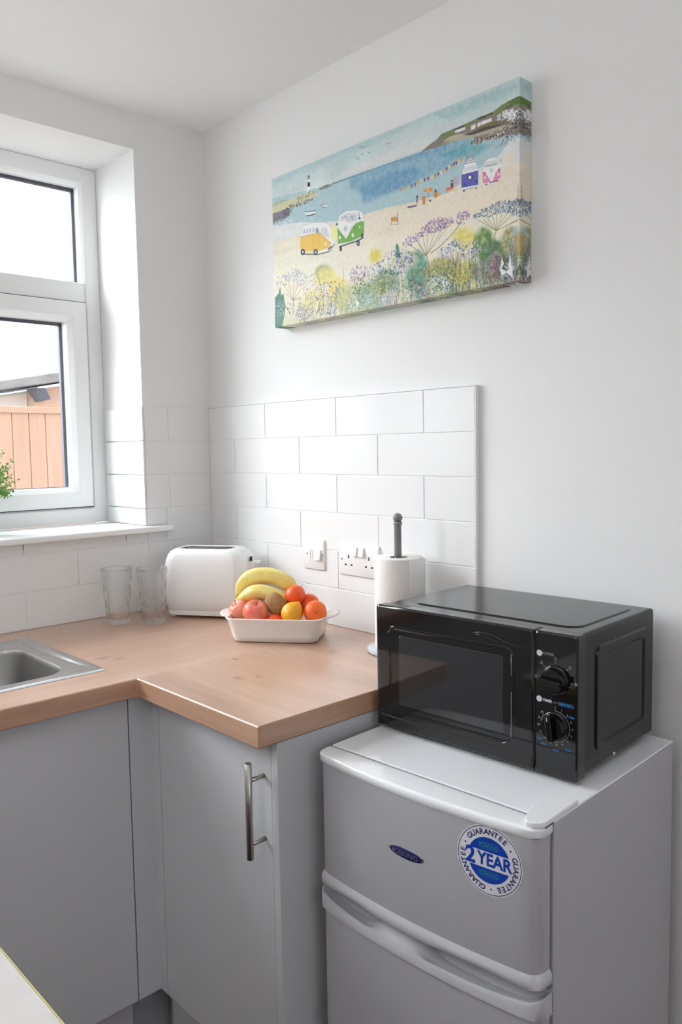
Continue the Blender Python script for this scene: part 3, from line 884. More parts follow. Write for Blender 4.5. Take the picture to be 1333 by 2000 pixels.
def banana(label, pts, rmax, r_end, tips=True):
    """pts: (u, d, z) centre line in dish coordinates"""
    base = dworld(*pts[len(pts) // 2])
    t = thing('banana', label, 'banana', base, 0, 'bananas in the fruit dish')
    P_ = [Vector(dworld(*p)) - Vector(base) for p in pts]
    # Catmull-Rom
    path = []
    n = len(P_)
    for i in range(n - 1):
        p0, p1, p2, p3 = P_[max(i - 1, 0)], P_[i], P_[i + 1], P_[min(i + 2, n - 1)]
        for k in range(8):
            s = k / 8
            path.append(.5 * ((2 * p1) + (p2 - p0) * s + (2 * p0 - 5 * p1 + 4 * p2 - p3) * s * s + (3 * p1 - p0 - 3 * p2 + p3) * s ** 3))
    path.append(P_[-1])
    N = len(path)
    rad = []
    for i in range(N):
        s = i / (N - 1)
        if s < .13: r = .0042 + (r_end - .0042) * (s / .13) ** 1.5
        else: r = r_end + (rmax - r_end) * min(1, ((s - .13) / .22)) ** .8
        if s > .8: r *= max(.22, 1 - ((s - .8) / .2) ** 2.2)
        rad.append(r)
    b = MB(); 
    seg = 20
    up = None; rings = []
    for i, p in enumerate(path):
        tn = (path[min(i + 1, N - 1)] - path[max(i - 1, 0)]).normalized()
        if up is None: up = Vector((0, 0, 1))
        a = tn.cross(up).normalized(); c = a.cross(tn).normalized(); up = c
        ring = []
        for k in range(seg):
            an = 2 * pi * k / seg
            rr_ = rad[i] * (1 + .055 * cos(5 * an)) 
            ring.append(p + (a * cos(an) + c * sin(an)) * rr_)
        rings.append(ring)
    k0 = max(2, int(N * .12)); k1 = N - max(2, int(N * .05))
    b.loft(rings[k0:k1 + 1], 0, True, False)
    o = b.build('peel', M['banana'], t, (0, 0, 0))
    b = MB(); b.loft(rings[:k0 + 1], 0, True, True); b.build('stalk', M['bananag'], t, (0, 0, 0))
    b = MB(); b.loft(rings[k1:], 0, True, True); b.build('tip', M['bananag'], t, (0, 0, 0))
    random.seed(len(label))
    for k in range(5):
        b = MB()
        i = random.randint(k0 + 3, k1 - 3); tn = (path[i + 1] - path[i - 1]).normalized()
        nrm = (CAMD - tn * CAMD.dot(tn)).normalized(); nrm = (nrm + Vector((0, 0, random.uniform(-.1, .8)))).normalized(); nrm = (nrm - tn * nrm.dot(tn)).normalized()
        b.ball(path[i] + nrm * (rad[i] * .985), (.0009, .0009, .0012), 8, 6)
        b.build('speck', M['spot'], o, (0, 0, 0))
    return t
banana('long yellow banana arching over the back of the fruit pile', [(-.016, .106, .083), (-.008, .110, .105), (.004, .111, .129), (.028, .111, .144), (.060, .110, .1480), (.093, .109, .141), (.122, .108, .125), (.143, .107, .108)], .0205, .013)
banana('shorter pale yellow banana lying below the arching one, behind the apples', [(-.010, .076, .085), (.012, .070, .097), (.035, .067, .110), (.060, .065, .1145), (.088, .064, .108), (.112, .063, .096), (.128, .063, .083)], .0180, .0105)

# ------------------------------------------------------------------ under-counter fridge freezer
RF = .045
FZ = -.065 + ZW          # top height above floor
fr = thing('fridge_freezer', 'white under-counter fridge freezer with the black microwave on top', 'fridge', (-.515, -1.072, ZF), RF - pi / 2)
FWd, FDp = .445, .458
def bow(u):
    """front surface of the doors (depth value, negative = towards the room)"""
    s = (u - FWd / 2) / (FWd / 2)
    return -.0045 - .0165 * (1 - s * s)
def plan(inset=0.0, back=.030, n=26, rc=.020):
    pts = []
    x0, x1 = .0 + inset, FWd - inset
    for k in range(n + 1):
        u = x0 + (x1 - x0) * k / n
        e = min(u - x0, x1 - u)
        d = bow(u) + inset
        if e < rc: d += rc * (1 - math.sqrt(max(0, 1 - (1 - e / rc) ** 2)))
        pts.append((u, d))
    # finer corners
    extra0 = [(x0 + rc * (1 - cos(t)), bow(x0 + rc * (1 - cos(t))) + inset + rc * (1 - sin(t))) for t in [pi / 2 * j / 6 for j in range(6)]]
    extra1 = [(x1 - rc * (1 - cos(t)), bow(x1 - rc * (1 - cos(t))) + inset + rc * (1 - sin(t))) for t in [pi / 2 * j / 6 for j in range(6)]][::-1]
    mid = [p for p in pts if x0 + rc <= p[0] <= x1 - rc]
    return [(x0, back)] + extra0 + mid + extra1 + [(x1, back)]
def pl(z, inset=0.0, back=.030, rc=.020): return [(x, y, z) for x, y in plan(inset, back, rc=rc)]
b = MB(); b.box((0, .036, .045), (FWd, FDp, FZ - .004)); b.build('cabinet_body', M['fridge'], fr, (0, 0, 0), bevel=.002)
b = MB(); b.box((0, .036, FZ - .0038), (FWd, FDp, FZ)); b.build('brightened_top_panel', M['fridge_top_lit'], fr, (0, 0, 0), bevel=.0015)  # thin lid added so the top can take the lighter, lit-looking white
b = MB(); b.box((.004, .0305, .06), (FWd - .004, .037, FZ - .012)); b.build('door_seal', M['pgrey'], fr, (0, 0, 0))
b = MB(); b.box((.02, .06, 0.0005), (FWd - .02, FDp - .02, .046)); b.build('base_plinth', M['dark'], fr, (0, 0, 0))
# upper (freezer) door
zt = FZ; zb0 = FZ + .065 - .284; zb1 = FZ + .065 - .305
b = MB()
b.loft([pl(zb0 - .002, .0045), pl(zb0 + .004, .0030), pl(zt - .016, .0030)], 0, True, True)
ud = smooth_angle(b.build('freezer_door', M['fridge'], fr, (0, 0, 0)), 35)
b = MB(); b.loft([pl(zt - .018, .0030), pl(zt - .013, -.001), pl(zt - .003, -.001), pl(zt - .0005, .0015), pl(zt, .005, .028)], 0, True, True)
smooth_angle(b.build('top_cap', M['fridge_top_lit'], ud, (0, 0, 0)), 45)
# lower trim of the freezer door, its under-edge waves for the grip
def wave(u):
    s = u / FWd
    g = lambda c, w: math.exp(-((s - c) / w) ** 2)
    return s, g
def trimring(zf_, ins, back=.030):
    return [(x, y, zf_(x)) for x, y in plan(ins, back)]
b = MB()
topz = lambda x: zb0 + .001
def botz(x):
    s = x / FWd
    up = .0045 * (math.exp(-((s - .20) / .10) ** 4) + math.exp(-((s - .76) / .15) ** 4))
    return zb1 + up
b.loft([trimring(lambda x: botz(x) + .002, .004), trimring(lambda x: botz(x), .001), trimring(lambda x: botz(x) + .003, -.0015), trimring(lambda x: zb0 - .006, -.0015), trimring(lambda x: zb0 + .0015, .0030)], 0, True, True)
smooth_angle(b.build('bottom_trim', M['fridge2'], ud, (0, 0, 0)), 45)
# lower door with a scooped grip in its top edge
lt = FZ + .065 - .3145; lb = .06
b = MB(); b.loft([pl(lb, .003), pl(lt - .035, .0030)], 0, True, True)
ld_ = smooth_angle(b.build('fridge_door', M['fridge'], fr, (0, 0, 0)), 35)
b = MB()
PL = plan(-.0015, .030)
def rim(x):
    s = x / FWd
    return lt - .001 - .0175 * max(0.0, 1 - abs((s - .5) / .5) ** 3.5) ** .6
def bulge(x):
    s = x / FWd
    return math.exp(-((s - .42) / .13) ** 4)
rg = []
rg.append([(x, y + .0045, lt - .036) for x, y in PL])
rg.append([(x, y, lt - .0335) for x, y in PL])
rg.append([(x, y - .0005, rim(x) - .004) for x, y in PL])
rg.append([(x, y + .0008, rim(x) - .0008) for x, y in PL])
rg.append([(x, y + .005, rim(x)) for x, y in PL])
b.loft(rg, 0, True, False)
inner = []
for j in range(13):
    f = j / 12
    ring = []
    for (x, y) in PL[1:-1]:
        yy = (y + .005) * (1 - f) + .0295 * f
        g = bulge(x); e_ = min(1, max(0, min(x, FWd - x) / .03))
        low = rim(x) - .012 * min(1, f * 3.5) ** .8 * e_
        high = rim(x) + (lt + .003 - rim(x)) * min(1, f * 1.6) ** .9
        back_up = max(0, (f - .8) / .2) * (lt - low)
        ring.append((x, yy, (low + back_up) * (1 - g) + high * g))
    inner.append(ring)
IN = [b.verts(r) for r in inner]
for va, vc in zip(IN[:-1], IN[1:]):
    for i in range(len(va) - 1): b.face([va[i], va[i + 1], vc[i + 1], vc[i]], 0, True)
o = b.build('top_trim', M['fridge2'], ld_, (0, 0, 0), weld=True)
smooth_angle(o, 50)
# hinge cover
b = MB()
hp = [(.4445, .108), (.397, .100), (.401, .060), (.409, .028), (.4165, .004), (.422, -.004), (.432, -.005), (.443, .002), (.4465, .012)]
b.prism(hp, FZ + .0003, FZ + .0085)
b.build('hinge_cover', M['fridge_top_lit'], fr, (0, 0, 0), bevel=.0022, seg=3)
b = MB(); b.box((.425, .012, FZ - .006), (.4455, .030, FZ - .0005)); b.build('hinge', M['pgrey'], fr, (0, 0, 0))
# groove behind the door cap, its shade put in as a grey strip
b = MB(); b.box((.006, .0285, FZ - .006), (.42, .0355, FZ - .0035)); b.build('seam_shade_strip', M['pgrey'], fr, (0, 0, 0))
fr_objs = fr

def onfront(u, z, off):
    # point on the bowed front, off metres in front of it
    return (u, bow(u) + .003 - off, z)
def disc(b, cu, cz, r0_, r1_, off, mi, seg=64, a0=0, a1=2 * pi, rx=1.0):
    n = max(1, int(seg))
    inn = [b.bm.verts.new(onfront(cu + r0_ * rx * cos(a0 + (a1 - a0) * i / n), cz + r0_ * sin(a0 + (a1 - a0) * i / n), off)) for i in range(n + 1)]
    out = [b.bm.verts.new(onfront(cu + r1_ * rx * cos(a0 + (a1 - a0) * i / n), cz + r1_ * sin(a0 + (a1 - a0) * i / n), off)) for i in range(n + 1)]
    for i in range(n): b.face([inn[i], inn[i + 1], out[i + 1], out[i]], mi)
SU, SZ, SR = .3665, FZ + .065 - .1325, .0530
b = MB()
for k in range(12): disc(b, SU, SZ, SR * k / 12, SR * (k + 1) / 12, .0003, 0)
disc(b, SU, SZ, SR * .945, SR * .965, .0005, 1)
TILT = radians(-2)
for (sgn) in (1, -1):
    # blue caps above and below the words
    rI = SR * .645; h0 = SR * .235
    a0 = math.asin(h0 / rI)
    n = 40
    up = []; dn = []
    for i in range(n + 1):
        a = a0 + (pi - 2 * a0) * i / n
        x = rI * cos(a)
        up.append(b.bm.verts.new(onfront(SU + x, SZ + sgn * rI * sin(a), .0005)))
        dn.append(b.bm.verts.new(onfront(SU + x, SZ + sgn * h0, .0005)))
    for i in range(n): b.face([dn[i], dn[i + 1], up[i + 1], up[i]], 2)
    b.text('ICEKING', SR * .15, lambda x, y, s=sgn: onfront(SU + x, SZ + s * SR * .40 + y, .0007), 3)
    for k in (-1, 1):
        n2 = 20
        for i in range(n2):
            a = pi * i / n2; a2 = pi * (i + 1) / n2
            q = [(SR * .33 * cos(t), SZ + sgn * SR * .40 + k * (SR * .07 * sin(t) + .0008) + dz) for t, dz in ((a, 0), (a2, 0), (a2, .0004), (a, .0004))]
            b.face([b.bm.verts.new(onfront(SU + x, z, .0007)) for x, z in q], 3)
b.text('2', SR * .64, lambda x, y: onfront(SU - SR * .57 + x, SZ - SR * .0 + y, .0006), 2, bold=.0010, xs=.98)
b.text('YEAR', SR * .50, lambda x, y: onfront(SU + SR * .17 + x, SZ - SR * .0 + y, .0006), 2, bold=.0008, xs=.86)
word = 'GUARANTEE'
for w3 in range(3):
    c0 = radians(90 + 28) - w3 * radians(120) - radians(16)
    span = radians(84)
    for i, ch in enumerate(word):
        a = c0 + span * .42 - span * i / (len(word) - 1)
        rr3 = SR * .80
        b.text(ch, SR * .215, lambda x, y, a=a: onfront(SU + (rr3 + y) * cos(a) + x * sin(a), SZ + (rr3 + y) * sin(a) - x * cos(a), .0005), 1, bold=.0003)
    ad = c0 + span * .42 + radians(18)
    disc(b, SU + SR * .80 * cos(ad), SZ + SR * .80 * sin(ad), 0, SR * .028, .0005, 1, 10)
o = b.build('guarantee_sticker', [M['sgrey'], M['snavy'], M['sblue'], M['sgreen']], ud, (0, 0, 0), norm=False)
o['label'] = 'round white and blue 2 YEAR guarantee sticker'
LU, LZ = .2157, FZ + .065 - .1730
b = MB()
def dome(r, off, mi, rx=4.0, hgt=.0022):
    rings = []
    for k in range(6):
        q = 1 - k / 5
        rings.append([onfront(LU + r * rx * q * cos(2 * pi * i / 48), LZ + r * q * sin(2 * pi * i / 48), off + hgt * (1 - q * q)) for i in range(48)])
    b.loft(rings, mi, True, False)
RL = .0090
dome(RL, .0004, 0); 
dome(RL * .88, .0010, 1, 4.15)
b.text('ICEKING', .0105, lambda x, y: onfront(LU + x, LZ + y, .0034), 0, bold=.0001, xs=1.28)
o = b.build('badge', [M['chrome'], mat('badge_blue', lin((26, 30, 92)), .2)], ud, (0, 0, 0), norm=False)
o['label'] = 'oval dark blue maker badge with silver rim'

# ------------------------------------------------------------------ microwave
RM = .0484
mz = -.058
mw = thing('microwave', 'black microwave oven on top of the white fridge freezer', 'microwave', (-.3577, -1.0659, mz - .0065), RM - pi / 2)
mw.location.z = FZ_ = ZF + ZW + FZ + .0004
MH = mz - (-.065) - .0004
MWd, MD, MHt = .4144, .292, .2319
def mzp(z): return z + MH
# case: top embossed, side pressed panel
b = MB()
CFy = .024
b.box((.004, CFy, mzp(.003)), (MWd - .004, MD, mzp(MHt - .001)))
case = b.build('case', M['blk2'], mw, (0, 0, 0), bevel=.006, seg=4)
b = MB()
TP = rrect(.040, .052, MWd - .028, MD - .020, .030, 10)
def prz(poly, z): return [(x, y, z) for x, y in poly]
b.loft([prz(TP, mzp(MHt - .0008)), prz(rrect(.0425, .0545, MWd - .0305, MD - .0225, .028, 10), mzp(MHt + .0010))], 0, True, True)
o = b.build('top_embossing', M['blk2'], case, (0, 0, 0)); smooth_angle(o, 25)
b = MB()
sx = MWd - .004
SPo = rrect(.066, .026, MD - .030, MHt - .028, .016, 8)
SPi = rrect(.080, .040, MD - .044, MHt - .042, .012, 8)
SPo2 = rrect(.0685, .0285, MD - .0325, MHt - .0305, .015, 8)
b.loft([[(sx - .0005, y, mzp(z)) for y, z in SPo], [(sx + .0030, y, mzp(z)) for y, z in SPo2], [(sx + .0030, y, mzp(z)) for y, z in SPi], [(sx + .0002, y, mzp(z)) for y, z in rrect(.084, .044, MD - .048, MHt - .046, .010, 8)]], 0, True, False)
b.face([b.bm.verts.new((sx + .0002, y, mzp(z))) for y, z in rrect(.084, .044, MD - .048, MHt - .046, .010, 8)], 0)
o = b.build('side_pressing', M['blk2'], case, (0, 0, 0), weld=True); smooth_angle(o, 20)
b = MB(); b.tube([(sx - .001, .134, mzp(.0085)), (sx + .0015, .134, mzp(.0085))], .0034, 16); o = b.build('screw', M['chrome'], case, (0, 0, 0))
for (x, y) in ((.03, .04), (MWd - .03, .04), (.03, MD - .03), (MWd - .03, MD - .03)):
    b = MB(); b.lathe([(0, 0), (.010, 0), (.011, MH + .004), (0, MH + .004)], 18, 0, (x, y, 0)); b.build('foot', M['knob'], mw, (0, 0, 0))
# door with a shallow framed window
XS = .3385
b = MB()
def face_ring(o_, r, y): return [(x, y, mzp(z)) for x, z in rrect(o_, o_, XS - .0008 - o_, MHt - o_, r, 6)]
b.loft([face_ring(0, .006, CFy - .0006), face_ring(0, .006, .0035), face_ring(.0012, .006, .0012), face_ring(.0038, .006, 0)], 0, True, True)
door = b.build('door', M['blk'], mw, (0, 0, 0)); smooth_angle(door, 12)
# raised surround + sloping recess + dark window
def rq(x0, z0, x1, z1, r, y): return [(x, y, mzp(z)) for x, z in rrect(x0, z0, x1, z1, r, 8)]
b = MB()
b.loft([rq(.030, .031, .302, .196, .014, .0002), rq(.031, .032, .301, .195, .014, -.0006), rq(.0345, .0355, .2975, .1915, .012, -.0006), rq(.037, .038, .295, .189, .011, .0)], 0, True, False)
smooth_angle(b.build('window_surround', M['blk'], door, (0, 0, 0)), 35)
b = MB()
b.face([b.bm.verts.new(p) for p in rq(.0565, .049, .280, .1785, .004, -.0006)], 0)
b.loft([rq(.0565, .049, .280, .1785, .004, -.0006), rq(.0555, .048, .281, .1795, .004, .0004)], 0, False, False)
b.build('door_window', M['blk3'], door, (0, 0, 0), weld=True)
b = MB(); b.tube([(.2972, -.0015, mzp(.052)), (.2972, -.0015, mzp(.122))], .0004, 6); b.tube([(.2972, -.0015, mzp(.150)), (.2972, -.0015, mzp(.186))], .0004, 6); b.build('painted_edge_glint', M['pgrey'], door, (0, 0, 0))  # grey lines stand in for the glint along the surround edge
# finger scoop: thin raised arc
b = MB()
arc = [(.219, .2095), (.235, .2125), (.252, .2125), (.268, .2095), (.283, .2050), (.294, .2015), (.304, .2015), (.316, .2005), (.328, .1995)]
b.tube([(x, -.0004, mzp(z)) for x, z in arc], [.0004, .0014, .0018, .0018, .0016, .0016, .0014, .001, .0004], 8)
arc2 = [(.219, .2095), (.238, .2075), (.258, .2040), (.276, .1995), (.290, .1965)]
b.tube([(x, -.0002, mzp(z)) for x, z in arc2], [.0003, .001, .0012, .001, .0003], 8)
b.build('grip_ridge', M['blk'], door, (0, 0, 0))
# lower lip and logo
b = MB(); b.prism([(.0002, mzp(.0235)), (-.0018, mzp(.0215)), (-.0018, mzp(.004)), (.0002, mzp(.002))], .004, XS - .004, ax='x') ; b.build('lower_lip', M['blk'], door, (0, 0, 0), bevel=.0006)
b = MB(); disc_n = 24
def fdisc(b, cx, cz, ra, rb, y, mi, n=28, a0=0, a1=2 * pi, sx_=1.0):
    A_ = [b.bm.verts.new((cx + ra * cos(a0 + (a1 - a0) * i / n) * sx_, y, mzp(cz + ra * sin(a0 + (a1 - a0) * i / n)))) for i in range(n + 1)]
    B_ = [b.bm.verts.new((cx + rb * cos(a0 + (a1 - a0) * i / n) * sx_, y, mzp(cz + rb * sin(a0 + (a1 - a0) * i / n)))) for i in range(n + 1)]
    for i in range(n): b.face([A_[i], A_[i + 1], B_[i + 1], B_[i]], mi)
LY = -.0022
fdisc(b, .0245, .0155, .0062, .0070, LY, 0, sx_=1.15)
for k, x in enumerate((-.0035, 0, .0035)): b.face([b.bm.verts.new((.0245 + x + a, LY, mzp(.0155 + c))) for a, c in ((-.0008, -.003), (.0008, -.003), (.0008, .003), (-.0008, .003))], 0)
b.build('round_logo', mat('faint_grey_print', (0.03, 0.03, 0.03, 1), .4), door, (0, 0, 0), norm=False)
b = MB(); b.tube([(.279, -.0019, mzp(.0325)), (.284, -.0019, mzp(.0335)), (.288, -.0019, mzp(.0365))], [.0003, .0009, .0003], 6); o = b.build('scuff_mark', M['pwhite'], door, (0, 0, 0))
# control panel
b = MB()
def pr_(o_, y, r=.004): return [(x, y, mzp(z)) for x, z in rrect(XS + .0008 + o_, o_, MWd - o_, MHt - o_, r, 6)]
b.loft([pr_(0, CFy - .0006), pr_(0, .0035), pr_(.0010, .0012), pr_(.0030, 0)], 0, True, True)
cp = b.build('control_panel', M['blk'], mw, (0, 0, 0)); smooth_angle(cp, 12)
b = MB(); b.box((XS - .0010, .0010, mzp(.0006)), (XS + .0010, .0235, mzp(MHt - .0006))); b.build('door_gap', M['line'], mw, (0, 0, 0))
b = MB(); b.box((.005, .0225, mzp(.004)), (MWd - .005, .0245, mzp(MHt - .0012))); b.build('case_gap', M['line'], mw, (0, 0, 0))
PY = -.0004
def PT(cx, cz): return lambda x, y: (cx + x, PY, mzp(cz + y))
b = MB()
K1 = (.3765, .1570); K2 = (.3765, .0830)
fdisc(b, .3480, .1965, 0, .0050, PY, 0); fdisc(b, .3480, .1220, 0, .0050, PY, 0)
b.text('POWER', .0060, PT(.3635, .1967), 1, bold=.00012)
b.text('TIMER', .0060, PT(.3625, .1212), 0, bold=.0003)
b.text('MIN', .0040, PT(.3760, .1208), 1)
b.box((.3814, PY - .0001, mzp(.1178)), (.3818, PY, mzp(.1240)), 1)
b.box((.3830, PY, mzp(.1172)), (.4085, PY + .0001, mzp(.1240)), 3)
b.text('DEFROST', .0052, lambda x, y: (.3935 + x, PY - .0003, mzp(.1207 + y)), 2, bold=.0002)
b.text('kg', .0046, lambda x, y: (.4060 + x, PY - .0003, mzp(.1204 + y)), 2)
for k in range(5):
    a = radians(180 - 45 * k - (0 if k else 2))
    for q in range(1):
        x0, z0 = K1[0] + .0265 * cos(a), K1[1] + .0265 * sin(a); x1_, z1_ = K1[0] + .0300 * cos(a), K1[1] + .0300 * sin(a)
        nx, nz = -sin(a) * .0006, cos(a) * .0006
        b.face([b.bm.verts.new((p[0], PY, mzp(p[1]))) for p in ((x0 + nx, z0 + nz), (x1_ + nx, z1_ + nz), (x1_ - nx, z1_ - nz), (x0 - nx, z0 - nz))], 1)
    xi, zi = K1[0] + .0348 * cos(a), K1[1] + .0348 * sin(a)
    if k == 4: fdisc(b, xi, zi, 0, .0028, PY, 1)
    else:
        fdisc(b, xi, zi, .0016, .0023, PY, 1, 16)
        b.box((xi - .0026, PY - .0001, mzp(zi - .0026)), (xi + .0026, PY, mzp(zi - .0021)), 1)
b.box((.3990, PY - .0001, mzp(.1505)), (.4085, PY, mzp(.1509)), 1)
# ring and numbers of the timer
fdisc(b, K2[0], K2[1], .0246, .0254, PY, 1, 48, radians(95), radians(-215))
nums = ['0', '1', '2', '3', '4', '5', '6', '8', '10', '12', '14', '16', '20', '25', '30']
for k, s in enumerate(nums):
    a = radians(90 - k * 22)
    b.text(s, .0048, PT(K2[0] + .0297 * cos(a), K2[1] + .0297 * sin(a)), 1, bold=.0001)
    x0, z0 = K2[0] + .0254 * cos(a), K2[1] + .0254 * sin(a); x1_, z1_ = K2[0] + .0266 * cos(a), K2[1] + .0266 * sin(a)
    nx, nz = -sin(a) * .0004, cos(a) * .0004
    b.face([b.bm.verts.new((p[0], PY, mzp(p[1]))) for p in ((x0 + nx, z0 + nz), (x1_ + nx, z1_ + nz), (x1_ - nx, z1_ - nz), (x0 - nx, z0 - nz))], 1)
for s, x, z in (('0.2kg', .4048, .1030), ('0.4kg', .4000, .0500), ('0.6kg', .3780, .0445), ('0.8kg', .3560, .0500), ('1.0kg', .3485, .0575)):
    b.text(s, .0046, PT(x, z), 2, bold=.0001)
b.build('panel_print', [M['pwhite'], M['pgrey'], M['pblue'], M['pdarkblue']], cp, (0, 0, 0), norm=False)
def knob(c, ang, bright):
    b = MB()
    T = Matrix.Translation((c[0], 0, mzp(c[1]))) @ Matrix.Rotation(radians(90), 4, 'X')
    prof = [(.0235, 0), (.0235, .0030), (.0222, .0042), (.0205, .0044), (.0195, .0060), (.0195, .0125), (.0185, .0140), (.0, .0145)]
    rings = [[T @ Vector((r * cos(2 * pi * i / 56), r * sin(2 * pi * i / 56), z)) for i in range(56)] for r, z in prof[:-1]]
    b.loft(rings, 0, True, True)
    o = b.build('knob', M['knob'], cp, (0, 0, 0)); smooth_angle(o, 40)
    b = MB()
    T2 = T @ Matrix.Rotation(ang, 4, 'Z')
    b.box((-.0200, -.0052, .0120), (.0200, .0052, .0235), 0, T2)
    g = b.build('finger_grip', M['knob'], o, (0, 0, 0), bevel=.002)
    if bright:
        b = MB(); b.box((.013, -.0006, .0236), (.0195, .0006, .0239), 0, T2); b.build('pointer', M['pwhite'], o, (0, 0, 0))
knob(K1, radians(178), False)
knob(K2, radians(97), True)

